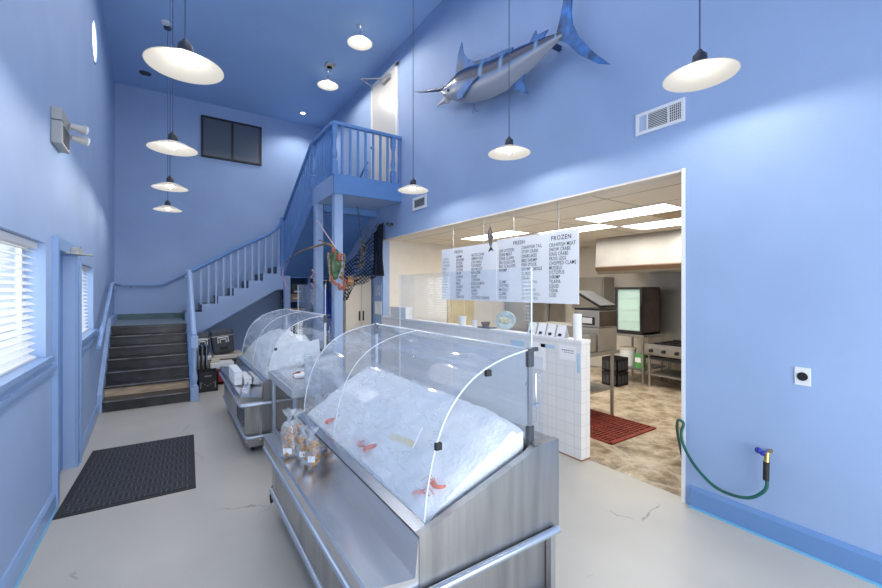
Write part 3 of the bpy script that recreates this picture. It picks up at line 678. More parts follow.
# sneeze guards
def guard(y0, y1, z1, label):
    g = thing('sneeze_guard', label, 'sneeze guard', (1.41, (y0+y1)/2, .89))
    MB().box(1.409, 1.414, y0, y1, .895, z1, 0).obj('clear_panel', PANE, g)
    MB().box(1.408, 1.415, y0, y0+.003, .895, z1).box(1.408, 1.415, y1-.003, y1, .895, z1).obj('polished_edge', EDGE, g)
    for yy in (y0+.15, y1-.2): MB().box(1.400, 1.425, yy, yy+.04, .893, .93).obj('bracket', DARKN, g)
guard(1.33, 2.64, 1.705, 'tall clear sneeze guard panel standing behind the near case')
guard(4.36, 5.5, 1.66, 'tall clear sneeze guard panel standing behind the far case')
# ice
def hf_near(u, v):
    z = .715+.285*min(1, u/.86)**.9
    end = min(1, v/.10); far = min(1, (1-v)/.06)
    return z-.045*(1-end)**2-.05*(1-far)**2 - (.02 if u > .9 else 0)
tag(ice_mesh(1.335, 2.985, hf_near, 1, .016).obj('ice_bed', ICE, smooth=True), 'sloping bed of crushed ice in the near display case', 'ice', kind='stuff')
def hf_far(u, v):
    b_ = math.sin(min(1, u/.7)*PI/2)
    lump = .5+.5*math.cos((v*2.4)*2*PI)
    return .72+b_*(.27+.06*lump)*min(1, v/.05+.35)
tag(ice_mesh(4.365, 6.035, hf_far, 9, .03).obj('ice_mound', ICE, smooth=True), 'tall heaps of white crushed ice in the far display case', 'ice', kind='stuff')
# shrimp pieces and tags on ice
def iz(x, y): u = (x-.815)/.545; v = (y-1.335)/1.65; return hf_near(u, v)+.014
def shrimp(x, y, rot, s, label):
    z = iz(x, y)
    t = thing('cooked_shrimp', label, 'shrimp', (x, y, z), 'red cooked shrimp lying on the ice')
    m = MB(); pts = []; rad = []
    for k in range(9):
        a = rot+k/8*2.6; pts.append((x+s*math.cos(a), y+s*math.sin(a), z+.006)); rad.append(s*(.42-.03*k))
    m.tube(pts, rad, 8); m.obj('tail', PINKRED, t, True)
    m = MB()
    for k in range(5):
        a = rot-.3+k*.25; m.cyl(pts[1], (x+s*2.2*math.cos(a-.7), y+s*2.2*math.sin(a-.7), z+.004), .0018, n=5)
    m.obj('legs', PINKRED, t)
    m = MB()
    for q in range(2): m.tube([(x+s*math.cos(rot), y+s*math.sin(rot), z+.01), (x+s*2*math.cos(rot-.6+q*.4), y+s*2*math.sin(rot-.6+q*.4), z+.03), (x+s*3*math.cos(rot-.9+q*.8), y+s*3*math.sin(rot-.9+q*.8), z+.008)], .0014, 5)
    m.obj('antennae', PINKRED, t)
for (x, y, r, s, lb) in ((.865, 1.92, .5, .040, 'largest red shrimp in the middle of the ice, toward the aisle'), (.862, 2.02, 2., .028, 'smaller red shrimp touching the large middle one on the ice'), (.85, 2.50, 1., .034, 'red shrimp farthest back on the ice, near the snack bags'),
                      (.93, 1.385, 2.4, .028, 'red shrimp beside the near end glass'), (.85, 1.43, .2, .022, 'small red shrimp at the front near corner of the ice')):
    shrimp(x, y, r, s, lb)
pt_ = thing('price_card', 'white card with painted yellow reflection propped on the near ice', 'card', (.95, 1.72, .90))
pt_.rotation_euler = (0, math.radians(-52), .25)
MB().box(-.05, .05, -.085, .085, -.002, .002).obj('card', PAPER, pt_, loc=(0, 0, 0))
MB().box(-.05, -.02, -.085, .085, .0021, .003).obj('yellow_reflection', mat('pale yellow', (.8, .68, .38, 1), .6), pt_, loc=(0, 0, 0))  # yellowish reflection on the card, painted as a strip

# side table between the cases
tb = thing('steel_table', 'low stainless table bridging the gap between both cases', 'table', (1.1, 3.7, 0))
MB().box(.813, 1.40, 3.313, 4.22, .77, .80).obj('table_top', STEEL2, tb)
MB().box(.80, .812, 3.30, 4.22, .735, .802).box(.8125, 1.40, 3.30, 3.3125, .735, .802).obj('table_lip', mat('satin table lip', (.45, .48, .52, 1), .5, .3), tb)
for x, y in ((.84, 4.17), (1.36, 4.17), (.84, 3.36), (1.36, 3.36)): MB().cyl((x, y, 0), (x, y, .765), .019, n=12).obj('leg', RAILM, tb)
MB().cyl((.84, 4.17, .25), (.84, 3.36, .25), .012).cyl((1.36, 4.17, .25), (1.36, 3.36, .25), .012).cyl((.84, 3.76, .25), (1.36, 3.76, .25), .012).obj('stretcher', RAILM, tb)
tag(MB().box(-.07, .07, -.045, .045, 0, .03, .012).sph((.02, .02, .03), .03, (1.2, .8, .6)).obj('paper_napkin', PAPER, loc=(1.0, 3.75, .801)), 'crumpled white tissue on the stainless table', 'napkin')
tag(MB().tube([(-.07, 0, .01), (-.02, .02, .02), (.03, -.01, .016), (.08, .03, .012)], .012, 8).sph((.03, .03, .014), .018).obj('red_rag', RED, loc=(1.02, 3.86, .801)), 'small red rag behind the white tissue on the table', 'rag')
for i, (x, y, n) in enumerate(((.985, 3.50, 7), (1.06, 3.58, 5))):
    t = thing('cup_stack', ('tall clear stack of plastic lids at the near table edge', 'second clear stack of plastic lids behind the tall one')[i], 'cups', (x, y, .8))
    for k in range(n):
        MB().lathe([(0, 0), (.028, 0), (.036, .030), (.040, .032), (.036, .034), (.027, .004)], (x, y, .802+k*.034), 18).obj('cup', CUPM, t, True)

# snack bags on the near ledge
def bag(x, y, z, s, h, rot, label):
    t = thing('snack_bag', label, 'bag', (x, y, z), 'clear bags of fried snacks on the near ledge'); t.rotation_euler = (0, 0, rot)
    m = MB(); n = 16; rings = []
    for q, (r, zz) in enumerate(((.9, 0), (1, .05), (1.02, .35), (.95, .6), (.7, .72), (.22, .78), (.20, .82), (.55, .93), (.85, 1.0))):
        rings.append([m.bm.verts.new((s*r*math.cos(2*PI*i/n)*(1+.12*math.sin(3*i+q)), s*.62*r*math.sin(2*PI*i/n)*(1+.15*math.cos(5*i+q)), zz*h+(.03*h*math.sin(4*i) if q > 6 else 0))) for i in range(n)])
    for A, B in zip(rings, rings[1:]):
        for i in range(n): m.bm.faces.new([A[i], A[(i+1) % n], B[(i+1) % n], B[i]])
    m.obj('cellophane', BAGM, t, True, loc=(0, 0, 0))
    m = MB(); rnd = random.Random(int(x*1000+y*100))
    for q in range(46):
        zz = rnd.uniform(.04, .62)*h; a = rnd.uniform(0, 6.3); rr = rnd.uniform(0, .78)*s
        m.sph((rr*math.cos(a), .6*rr*math.sin(a), zz), rnd.uniform(.011, .019), (1.3, .8, .7), 6, Matrix.Rotation(rnd.uniform(0, 3), 4, 'X') @ Matrix.Rotation(rnd.uniform(0, 3), 4, 'Z'))
    g_ = m.obj('snack_pieces', CHIPS, t, True, loc=(0, 0, 0)); g_['kind'] = 'stuff'
    MB().box(-s*.5, s*.5, -s*.64, -s*.62, .02, .055).obj('paper_label', PAPER, t, loc=(0, 0, 0))
for (x, y, s, h, r, lb) in ((.612, 2.58, .052, .28, -.6, 'leftmost snack bag with the tall ruffled top, nearest aisle'), (.672, 2.66, .046, .25, -.4, 'snack bag tucked behind the tall ruffled bag'),
                         (.668, 2.475, .036, .20, -.5, 'narrow snack bag in the middle of the group on the ledge'), (.695, 2.375, .042, .21, -.6, 'nearest snack bag with pointed top on the ledge')):
    bag(x, y, .577, s, h, r, lb)
# foam boxes and scoop on the far ledge
for i, (x, y, w_, z, lb) in enumerate(((.605, 5.02, .50, .577, 'lower white foam carton on the far ledge'), (.605, 5.02, .48, .651, 'upper white foam carton stacked on another on the far ledge'),
                                      (.702, 5.0, .42, .567, 'white foam carton nearest the dome on the far ledge'))):
    t = thing('foam_carton', lb, 'box', (x, y, z), 'white foam cartons on the far case ledge')
    MB().box(x-.038, x+.038, y-w_/2, y+w_/2, z, z+.05, .006).obj('tray', FOAMB, t)
    MB().box(x-.040, x+.040, y-w_/2-.002, y+w_/2+.002, z+.05, z+.072, .006).obj('lid', WHITEP, t)
t = thing('ice_scoop', 'shiny metal scoop lying on the far ledge beside foam cartons', 'scoop', (.66, 4.5, .58))
m = MB(); m.tube([(.66, 4.52, .615), (.665, 4.56, .62), (.67, 4.62, .62)], [.012, .010, .011], 8); m.obj('handle', CHROME, t, True)
m = MB(); m.tube([(.62, 4.40, .60), (.635, 4.44, .61), (.65, 4.48, .612), (.66, 4.52, .614)], [.038, .036, .034, .012], 12); m.obj('bowl', CHROME, t, True)
# power cord by the caster
m = MB()
pp = [(.64, 3.22, .05)]
for k in range(40): a = k*.42; pp.append((.62+.05*math.cos(a)*.5, 3.12+.06*math.cos(a), .10+.05*math.sin(a)+.0005*k))
tag(MB().tube(pp, .006, 6).obj('power_cord', BLACK, smooth=True), 'coiled black power cord beside the far caster of near case', 'cord')

# ------------------------------------------------------------------ tiled half wall
tm = bpy.data.materials.new('white square wall tile'); tm.use_nodes = True; nt = tm.node_tree; b = nt.nodes['Principled BSDF']; b.inputs['Roughness'].default_value = .18
N = nt.nodes.new; L = nt.links.new
tc = N('ShaderNodeTexCoord'); sp = N('ShaderNodeSeparateXYZ'); ad = N('ShaderNodeMath'); cb = N('ShaderNodeCombineXYZ'); br = N('ShaderNodeTexBrick'); br.offset = 0
L(tc.outputs['Object'], sp.inputs[0]); L(sp.outputs[0], ad.inputs[0]); L(sp.outputs[1], ad.inputs[1]); L(ad.outputs[0], cb.inputs[0]); L(sp.outputs[2], cb.inputs[1]); L(cb.outputs[0], br.inputs['Vector'])
br.inputs['Color1'].default_value = (.80, .79, .78, 1); br.inputs['Color2'].default_value = (.77, .765, .755, 1); br.inputs['Mortar'].default_value = (.70, .68, .66, 1)
br.inputs['Scale'].default_value = 1; br.inputs['Mortar Size'].default_value = .004; br.inputs['Brick Width'].default_value = .108; br.inputs['Row Height'].default_value = .108
L(br.outputs['Color'], b.inputs['Base Color'])
hw = struct('wall_counter', MB().box(XR-.03, XR+.10, 2.37, OY1, 0, 1.10), tm, label='low white tiled counter wall in the opening')
MB().box(XR-.035, XR+.105, 2.365, OY1, 1.10, 1.125, .003).obj('counter_cap', WHITE, hw)
MB().box(XR-.033, XR+.103, 2.367, OY1, 0, .012).obj('base_edge', mat('rust brown', (.30, .13, .06, 1), .7), hw)
for (ya, yb_, za, zb, m, lb) in ((3.10, 3.30, .93, 1.04, PALEBLUE, 'pale blue sheet taped on tiled counter wall, farthest'), (2.80, 3.02, .78, 1.05, PAPER, 'long white sheet taped on the tiled counter wall'),
                         (2.68, 2.86, 1.01, 1.045, PALEBLUE, 'narrow pale blue strip over the white sheet on tiles'), (2.43, 2.62, .92, 1.06, PAPER, 'white note with small print near the counter wall end'), (2.385, 2.415, .82, 1.0, PALEBLUE, 'slim pale blue strip at the counter wall end')):
    tag(MB().box(XR-.034, XR-.0315, ya, yb_, za, zb).obj('taped_sheet', m), lb, 'paper', 'sheets taped on the tiled counter wall')
s = MB()
for k in range(6): s.box(XR-.0355, XR-.0345, 2.455+k*.024, 2.470+k*.024, 1.012, 1.020)
for k in range(5): s.box(XR-.0355, XR-.0345, 2.455+k*.024, 2.468+k*.024, .992, .998)
o = s.obj('note_print', INK); o.parent = bpy.data.objects['taped_sheet.003'] if 'taped_sheet.003' in bpy.data.objects else hw; o.location = (0, 0, 0)
# things standing on the counter cap
def cup(x, y, r, h, label, m=None):
    tag(MB().lathe([(0, 0), (r*.75, 0), (r, h), (r*.93, h), (r*.7, .006), (0, .006)], (x, y, 1.126), 18).obj('paper_cup', m or WHITEP, smooth=True), label, 'cup', 'cups on the counter wall')
for i, y in enumerate((2.63, 2.755, 2.88, 3.01)):
    t = thing('folded_card', ('nearest of four white folded cards on the counter cap', 'second of four white folded cards from the paper roll', 'third of four white folded cards from the paper roll', 'farthest of four white folded cards on the counter cap')[i], 'card', (XR+.03, y, 1.126), 'white folded cards on the counter cap')
    MB().prism([(XR-.02, 1.126), (XR+.02, 1.25), (XR+.06, 1.126), (XR+.055, 1.126), (XR+.02, 1.235), (XR-.015, 1.126)], 'y', y-.052, y+.052).obj('card', PAPER, t)
    MB().quad((XR-.0215, y-.02, 1.14), (XR-.0215, y+.02, 1.14), (XR-.013, y+.02, 1.165), (XR-.013, y-.02, 1.165)).obj('print_mark', INK, t)
tag(MB().lathe([(0, 0), (.04, 0), (.04, .24), (.012, .24), (.012, .235), (0, .235)], (XR+.02, 2.45, 1.126), 20).obj('paper_roll', PAPER, smooth=True), 'upright white paper roll near the counter wall end', 'paper roll')
cup(XR+.03, 4.28, .055, .12, 'white tub on the counter wall below the first menu board')
cup(XR+.03, 4.02, .035, .08, 'small white cup beside the dark tray on counter wall')
pl = thing('fish_plaque', 'oval pastel fish plaque propped on the counter wall', 'plaque', (XR+.02, 3.95, 1.13))
s = MB().lathe([(0, 0), (.19, 0), (.20, .008), (.19, .016), (0, .016)], (0, 0, 0), 28)
bmesh.ops.transform(s.bm, matrix=Matrix.Translation((XR+.03, 3.45, 1.24)) @ Matrix.Rotation(math.radians(-78), 4, 'Y') @ Matrix.Diagonal((.55, .85, 1, 1)), verts=s.bm.verts)
s.obj('plate', mat('pastel plate', (.55, .66, .62, 1), .4, var=.35, scale=9), pl, True)
MB().sph((XR+.005, 3.45, 1.24), .05, (.2, 2.2, .8)).obj('fish_relief', mat('pastel fish', (.75, .72, .45, 1), .4, var=.3, scale=20), pl, True)
t = thing('dark_tray', 'dark tray with bowls on the counter wall left of plaque', 'tray', (XR+.04, 4.5, 1.126))
MB().box(XR-.02, XR+.10, 3.68, 3.92, 1.126, 1.14, .004).obj('tray', DARKN, t)
MB().lathe([(0, 0), (.04, 0), (.06, .06), (.055, .06), (0, .01)], (XR+.04, 3.82, 1.14), 16).obj('bowl', mat('brown bowl', (.2, .12, .08, 1), .5), t, True)

# ------------------------------------------------------------------ menu boards
def text_mesh(txt, size, bold=.0):
    cu = bpy.data.curves.new('t', 'FONT'); cu.body = txt; cu.size = size; cu.offset = bold; cu.resolution_u = 2; cu.extrude = 0; cu.space_character = 1.12
    o = bpy.data.objects.new('t', cu); C.objects.link(o)
    bpy.context.view_layer.update()
    me = bpy.data.meshes.new_from_object(o.evaluated_get(bpy.context.evaluated_depsgraph_get()))
    bpy.data.objects.remove(o)
    return me
def lettering(name, items, par, x, m=INK):
    """items: (text, y_left, z_base, size, xscale); faces -x: reading direction is -y; one mesh per column"""
    cols_ = {}
    for it_ in items: cols_.setdefault(round(it_[1], 1) if it_[0] not in ('FRESH', 'FROZEN') else it_[0], []).append(it_)
    for grp in cols_.values():
        bm = bmesh.new()
        for txt, y, z, sz, xs in grp:
            me = text_mesh(txt, sz, .0007*sz/.05)
            n0 = len(bm.verts); bm.from_mesh(me); bm.verts.ensure_lookup_table()
            for v in bm.verts[n0:]:
                px_, py_ = v.co.x*xs, v.co.y
                v.co = Vector((x, y-px_, z+py_))
            bpy.data.meshes.remove(me)
        s = MB(); s.bm.free(); s.bm = bm
        s.obj(name, m, par)
BX = XR+.10
FADE = mat('faded grey marker', (.30, .32, .38, 1), .6)
def board(y0, y1, z0, z1, label):
    t = thing('menu_board', label, 'menu board', (BX, (y0+y1)/2, z0))
    MB().box(BX, BX+.012, y0, y1, z0, z1, .002).obj('panel', BOARD, t)
    for y in (y0+.25, y1-.28):
        m = MB(); n = 7; zt = KC
        for k in range(n):
            za = z1+(zt-z1)*k/n; zb = z1+(zt-z1)*(k+1)/n
            m.cyl((BX+.006, y, za), (BX+.006, y, zb), .004 if k % 2 else .007, n=6)
        m.obj('hanging_chain', STEELD, t)
    return t
ZB0, ZB1 = 1.455, 2.20
b2 = board(2.50, 3.675, ZB0, ZB1, 'handwritten menu board at the right with the FROZEN list')
b1 = board(3.69, 4.88, ZB0, ZB1-.02, 'handwritten menu board at the left with three faded columns')
ls = .047
it = [('FROZEN', 2.84, 2.11, .066, .95)]
for k, w_ in enumerate(['CRAWFISH MEAT', 'SNOW CRABS', 'KING CRABS', 'FROG LEGS', 'CHOPPED CLAMS', 'MUSSELS', 'OCTOPUS', 'SHRIMP', 'TILAPIA', 'SQUID', 'TUNA', 'COD']):
    it.append((w_, 2.865, 2.045-k*.0475, .053, .74))
it += [('FRESH', 3.40, 2.115, .062, 1.0)]
for k, w_ in enumerate(['CRAWFISH TAIL', 'STUFF CRABS', 'CRABCAKES', 'BBQ SHRIMP', 'FISH STOCK', 'SHRIMP CREOLE', 'GUMBO', 'CRABS']):
    it.append((w_, 3.265, 2.055-k*.049, .052, .73))
for k, w_ in enumerate(['LIVE OYSTERS', 'CRAB MEAT', 'CRAB CLAWS', 'SEA SCALLOPS', 'BAY SCALLOPS', 'SHRIMP', '', '', 'CLAMS', 'OYSTERS', 'MUSSELS', 'CLAMS', 'STOCK']):
    if w_: it.append((w_, 3.64, 2.045-k*.0465, .052, .73))
lettering('lettering', it, b2, BX-.0012)
lettering('faded_lettering', [(w_, 3.265, 1.67-k*.045, ls*.9, .80) for k, w_ in enumerate(['LOBSTER TAIL', 'CRAB DIP', 'SALMON DIP', 'CRAWFISH BOIL', 'SEAFOOD PIES'])], b2, BX-.0012, FADE)
it = [('FRESH', 4.56, 2.10, .060, 1.05)]
for k, w_ in enumerate(['SHRIMP', 'GROUPER', 'OYSTER', 'SNAPPER', 'CATFISH', 'DRUM', 'SALMON', 'TUNA', 'MAHI', 'HALIBUT', 'PORGY', 'COD', 'CROAKER']):
    it.append((w_, 4.52, 2.035-k*.046, .051, .72))
for k, w_ in enumerate(['ARCTIC CHAR', 'LEMON SOLE', 'LIVE SNAILS', 'FLOUNDER', 'RED MULLET', 'BRONZINI', 'SQUID', 'CORVINA', 'KING SALMON', 'BLUE FISH', 'SHARK', 'TROUT', 'OCTOPUS COOKED']):
    it.append((w_, 4.18, 2.035-k*.0465, .051, .72))
lettering('lettering', it, b1, BX-.0012)
lettering('faded_lettering', [(w_, 4.85, 2.02-k*.046, .048, .72) for k, w_ in enumerate(['CATFISH', 'WHITING', 'POMPANO', 'PERCH', 'BASS', 'WHOLE', 'FILLETS', 'STEAKS', 'CRABS', 'TILAPIA', 'COD'])], b1, BX-.0012, FADE)

# hanging fish ornament
t = thing('hanging_fish', 'small dark fish ornament hanging nose up before the menu boards', 'ornament', (3.1, 3.57, 2.19))
m = MB(); m.tube([(3.1, 3.57, 2.335), (3.1, 3.572, 2.31), (3.1, 3.575, 2.26), (3.1, 3.57, 2.20), (3.1, 3.565, 2.13), (3.1, 3.56, 2.095)], [.004, .014, .03, .034, .018, .008], 12)
m.obj('fish_body', mat('grey fish skin', (.13, .12, .11, 1), .35, var=.5, scale=25), t, True)
MB().prism([(3.56, 2.105), (3.605, 2.04), (3.56, 2.06), (3.515, 2.045)], 'x', 3.096, 3.104).obj('tail_fin', BLACK, t); MB().prism([(3.54, 2.24), (3.51, 2.20), (3.54, 2.18)], 'x', 3.097, 3.103).obj('back_fin', BLACK, t)
MB().cyl((3.1, 3.57, 2.335), (3.16, 3.57, 2.5), .0015, n=5).cyl((3.16, 3.57, 2.5), (3.2, 3.57, 2.53), .0015, n=5).obj('string', STEELD, t)

# ------------------------------------------------------------------ kitchen
for (x0, x1, y0, y1, lb) in ((4.22, 4.72, 2.14, 3.28, 'long ceiling light panel nearest the jamb'), (4.22, 4.72, 4.45, 5.70, 'ceiling light panel behind the hanging fish'),
                         (5.25, 5.85, 2.4, 3.30, 'ceiling light panel nearest the steel hood'), (4.80, 5.28, 3.31, 4.45, 'ceiling light panel just right of the boards')):
    t = thing('light_panel', lb, 'light', ((x0+x1)/2, (y0+y1)/2, KC), 'fluorescent panels in the kitchen ceiling')
    MB().holes(rect(x0, x1, y0, y1), [rect(x0+.02, x1-.02, y0+.02, y1-.02)], 'z', KC-.012, KC-.001).obj('frame', WHITEP, t)
    MB().box(x0+.02, x1-.02, y0+.02, y1-.02, KC-.008, KC-.002).obj('diffuser', PANELM, t)
vn = thing('ceiling_vent', 'tan square vent in kitchen ceiling next to light panel', 'vent', (5.1, 2.4, KC))
MB().box(4.85, 5.2, 2.25, 2.6, KC-.015, KC-.001).obj('vent_plate', mat('tan vent', (.50, .40, .25, 1), .5), vn)
# hood
hd = thing('range_hood', 'big stainless exhaust hood over the kitchen range', 'hood', (6.8, 3.4, 1.9))
MB().prism([(6.28, KC-.002), (6.25, 1.99), (6.30, 1.90), (6.34, 1.87), (6.42, 1.87), (6.42, KC-.002)], 'y', 1.9, 4.38).obj('front_panel', STEELK, hd)
MB().prism([(6.42, 1.95), (6.42, KC-.002), (KX, KC-.002), (KX, 1.95)], 'y', 4.30, 4.38).box(6.42, KX, 1.9, 4.3, 2.2, 2.25).obj('canopy', STEELK, hd)
MB().prism([(6.246, 2.0), (6.243, 1.985), (6.285, 1.915), (6.30, 1.93), (6.26, 2.0)], 'y', 1.9, 4.385).obj('drip_edge', mat('brown grease edge', (.20, .13, .09, 1), .4, .5), hd)
MB().box(KX-.012, KX-.002, 2.5, 4.05, .3, 2.0).obj('steel_backsplash', STEELK, hd)
# fridge on stand
FX = 6.55
fs = thing('equipment_stand', 'stainless stand under the glass door drinks cooler', 'stand', (6.85, 3.9, 0))
MB().box(FX-.02, 7.22, 3.66, 4.28, .79, .83, .004).obj('stand_top', STEELK, fs)
MB().box(FX-.02, 7.22, 3.66, 4.28, .24, .265, .003).obj('lower_shelf', STEELK, fs)
for x in (FX+.02, 7.18):
    for y in (3.70, 4.24): MB().cyl((x, y, 0), (x, y, .79), .02).obj('leg', STEELK, fs)
fg = thing('drinks_cooler', 'black countertop cooler with glass door on steel stand', 'fridge', (6.85, 3.9, .83))
BRN = mat('dark brown side', (.045, .028, .022, 1), .4, var=.6, scale=5)
FZ0, FZ1, FY0, FY1 = .835, 1.64, 3.70, 4.20
MB().box(FX+.05, FX+.07, FY0, FY1, FZ0, FZ1).box(FX+.06, 7.12, FY0, FY0+.02, FZ0, FZ1).box(FX+.06, 7.12, FY1-.02, FY1, FZ0, FZ1).box(FX+.06, 7.12, FY0, FY1, FZ1-.02, FZ1).box(FX+.06, 7.12, FY0, FY1, FZ0, FZ0+.03).box(7.10, 7.12, FY0, FY1, FZ0, FZ1).obj('cabinet', BRN, fg)
fdo = MB().holes(rect(FY0, FY1, FZ0, FZ1), [rect(FY0+.04, FY1-.04, FZ0+.06, FZ1-.04)], 'x', FX, FX+.05).obj('door', BLACK, fg)
MB().box(FX+.02, FX+.024, FY0+.04, FY1-.04, FZ0+.06, FZ1-.04).obj('door_glass', clear_mat('cooler glass', tint=(.85, .92, .88), haze=.10, streak=.02), fdo)
MB().box(FX-.02, FX, FY0+.01, FY0+.03, FZ0+.2, FZ0+.5).obj('door_handle', BLACK, fdo)
MB().box(FX+.045, FX+.05, FY0+.04, FY1-.04, FZ0+.06, FZ1-.04).obj('interior_liner', mat('cooler interior', (.60, .66, .62, 1), .5, emit=(.85, .95, .9, 1), estr=.30), fg)
for z in (1.05, 1.25, 1.45): MB().box(FX+.026, FX+.044, FY0+.04, FY1-.04, z, z+.008).obj('wire_shelf', WHITEP, fg)
bk = thing('white_bucket', 'round white bucket on the stand shelf under the cooler', 'bucket', (6.7, 4.0, .265))
MB().lathe([(0, 0), (.12, 0), (.14, .28), (.13, .28), (.11, .01), (0, .01)], (6.72, 4.06, .266), 24).obj('pail', WHITEP, bk, True)
MB().lathe([(0, .28), (.147, .28), (.147, .31), (0, .315)], (6.72, 4.06, .266), 24).obj('lid', BEIGE, bk, True)
bx = thing('green_carton', 'small green and white carton beside the white bucket', 'box', (6.65, 3.8, .265))
MB().box(6.60, 6.74, 3.74, 3.86, .266, .50, .003).obj('carton', GREENC, bx)
MB().box(6.598, 6.60, 3.75, 3.85, .36, .44).obj('carton_label', PAPER, bx)
# stove / griddle
sv = thing('gas_range', 'stainless countertop range with black knobs at the jamb', 'stove', (6.8, 3.0, 0))
MB().box(6.50, 7.30, 2.2, 3.62, .53, .71, .006).obj('body', STEELK, sv)
MB().box(6.47, 6.50, 2.2, 3.62, .56, .66, .003).obj('control_panel', STEELK, sv)
for y in (2.7, 2.9, 3.1, 3.3, 3.50):
    MB().cyl((6.47, y, .61), (6.43, y, .61), .03, .026, 14).obj('knob', BLACK, sv, True)
s = MB()
for k in range(9): s.box(6.55, 7.2, 2.3+k*.14, 2.33+k*.14, .71, .735)
s.box(6.55, 6.58, 2.25, 3.5, .71, .735).box(7.17, 7.2, 2.25, 3.5, .71, .735).obj('grate', BLACK, sv)
MB().box(6.52, 7.25, 2.2, 3.62, .47, .51).obj('stand_rail', BLACK, sv)
for x in (6.54, 7.2):
    for y in (2.3, 3.57): MB().cyl((x, y, 0), (x, y, .53), .022).obj('leg', STEELK, sv)
MB().box(6.54, 7.2, 2.25, 3.6, .20, .22).obj('lower_shelf', STEELK, sv)
# prep table
pt = thing('prep_table', 'long stainless prep table with undershelf behind counter wall', 'table', (4.3, 4, 0))
MB().box(3.95, 4.70, 2.94, 5.5, .80, .84, .004).obj('table_top', STEELK, pt)
MB().box(3.98, 4.68, 3.0, 5.45, .34, .365, .003).obj('undershelf', STEELK, pt)
for x in (3.99, 4.655):
    for y in (3.02, 5.44): MB().cyl((x, y, 0), (x, y, .80), .022).obj('leg', STEELK, pt)
cb_ = thing('steel_equipment_box', 'boxy stainless housing on the prep table carrying the grill', 'equipment', (4.3, 3.6, .84))
MB().box(4.30, 4.68, 2.97, 4.0, .842, 1.13, .006).obj('housing', STEELK, cb_)
MB().box(4.16, 4.295, 2.99, 3.24, .842, 1.05, .012).obj('side_tank', STEELK, cb_)
MB().tube([(4.2, 3.16, 1.04), (4.2, 3.16, 1.16), (4.2, 3.20, 1.22), (4.2, 3.28, 1.16)], .012, 8).obj('spigot', CHROME, cb_, True)
gr = thing('panini_press', 'steel contact grill with black lid tilted open', 'grill', (4.45, 3.15, 1.13))
MB().box(4.31, 4.66, 2.97, 3.33, 1.135, 1.34, .008).obj('press_body', STEELK, gr)
MB().box(4.32, 4.65, 2.962, 2.97, 1.145, 1.33).obj('dark_side', BRN, gr)
MB().box(4.302, 4.31, 3.03, 3.24, 1.16, 1.26).obj('front_window', BLACK, gr)
MB().box(4.298, 4.302, 3.06, 3.20, 1.18, 1.25).obj('label_card', PAPER, gr)
LM = Matrix.Translation((4.33, 2.98, 1.375)) @ Matrix.Rotation(math.radians(27), 4, 'X')
MB().box(0, .32, 0, .40, 0, .035, .006, M=LM).obj('lid', BLACK, gr)
MB().box(.04, .28, .10, .34, -.006, -.001, 0, M=LM).obj('lid_window', STEELK, gr)
MB().box(4.31, 4.66, 2.97, 3.33, 1.342, 1.37, .005).obj('lower_plate', BLACK, gr)
# crates under the table
for k, (z, lb) in enumerate(((.0, 'lower black crate on the kitchen floor beyond the prep table'), (.235, 'upper black crate stacked beyond the prep table'))):
    cr_ = thing('plastic_crate', lb, 'crate', (5.6, 3.8, z), 'black crates in the kitchen')
    x0, x1, y0, y1 = 6.06, 6.38, 3.84, 4.12
    m = MB(); m.box(x0, x1, y0, y0+.015, z+.01, z+.228).box(x0, x1, y1-.015, y1, z+.01, z+.228).box(x0, x0+.015, y0, y1, z+.01, z+.228).box(x1-.015, x1, y0, y1, z+.01, z+.228).box(x0, x1, y0, y1, z+.005, z+.02)
    m.obj('crate_shell', BLACK, cr_)
    m = MB()
    for q in range(4): m.box(x0-.006, x0, y0+.02+q*.065, y0+.065+q*.065, z+.04, z+.17)
    for q in range(3): m.box(x0+.025+q*.095, x0+.09+q*.095, y0-.006, y0, z+.04, z+.17)
    m.obj('rib_panels', DARKN, cr_)
# back things seen beneath the boards
t = struct('door_3', MB().box(4.62, 5.28, 6.60, 6.648, 0, 2.0), YEL, label='warm yellow kitchen side door')
MB().box(4.70, 4.72, 6.585, 6.60, .1, 1.9).box(5.0, 5.02, 6.585, 6.60, .1, 1.9).obj('door_rib', mat('door rib', (.75, .66, .42, 1), .4), t)
uf = thing('upright_freezer', 'tall stainless freezer at the far kitchen corner', 'fridge', (6.6, 6.3, 0))
MB().box(6.15, 7.35, 5.95, 6.6, .1, 1.75, .01).obj('cabinet', STEELK, uf)
MB().box(6.18, 6.74, 5.92, 5.95, .15, 1.72, .005).obj('door', STEELK, uf); MB().box(6.77, 7.32, 5.92, 5.95, .15, 1.72, .005).obj('door', STEELK, uf)
MB().box(6.70, 6.72, 5.88, 5.92, .9, 1.3).box(6.79, 6.81, 5.88, 5.92, .9, 1.3).obj('handle', CHROME, uf)
for x in (6.2, 7.3): MB().cyl((x, 6.0, 0), (x, 6.0, .1), .02).cyl((x, 6.55, 0), (x, 6.55, .1), .02).obj('foot', STEELK, uf)
ws = thing('wall_cabinet', 'stainless wall shelf cabinet behind the menu boards', 'cabinet', (7.2, 4.9, 1.5))
MB().box(7.05, 7.38, 4.75, 5.5, 1.2, 1.85, .005).obj('cabinet', STEELK, ws)
MB().box(7.035, 7.05, 4.78, 5.12, 1.23, 1.82).obj('door', STEELK, ws)
t = thing('reflection_bin', 'white lidded bin standing in for a reflection on the far end of the counter wall', 'bin', (XR+.05, 5.9, 1.125))  # bin modelled in place of a pale reflection
MB().box(XR-.02, XR+.10, 5.75, 6.3, 1.126, 1.28, .01).obj('bin', WHITEP, t); MB().box(XR-.025, XR+.105, 5.745, 6.305, 1.28, 1.305, .006).obj('lid', WHITE, t)

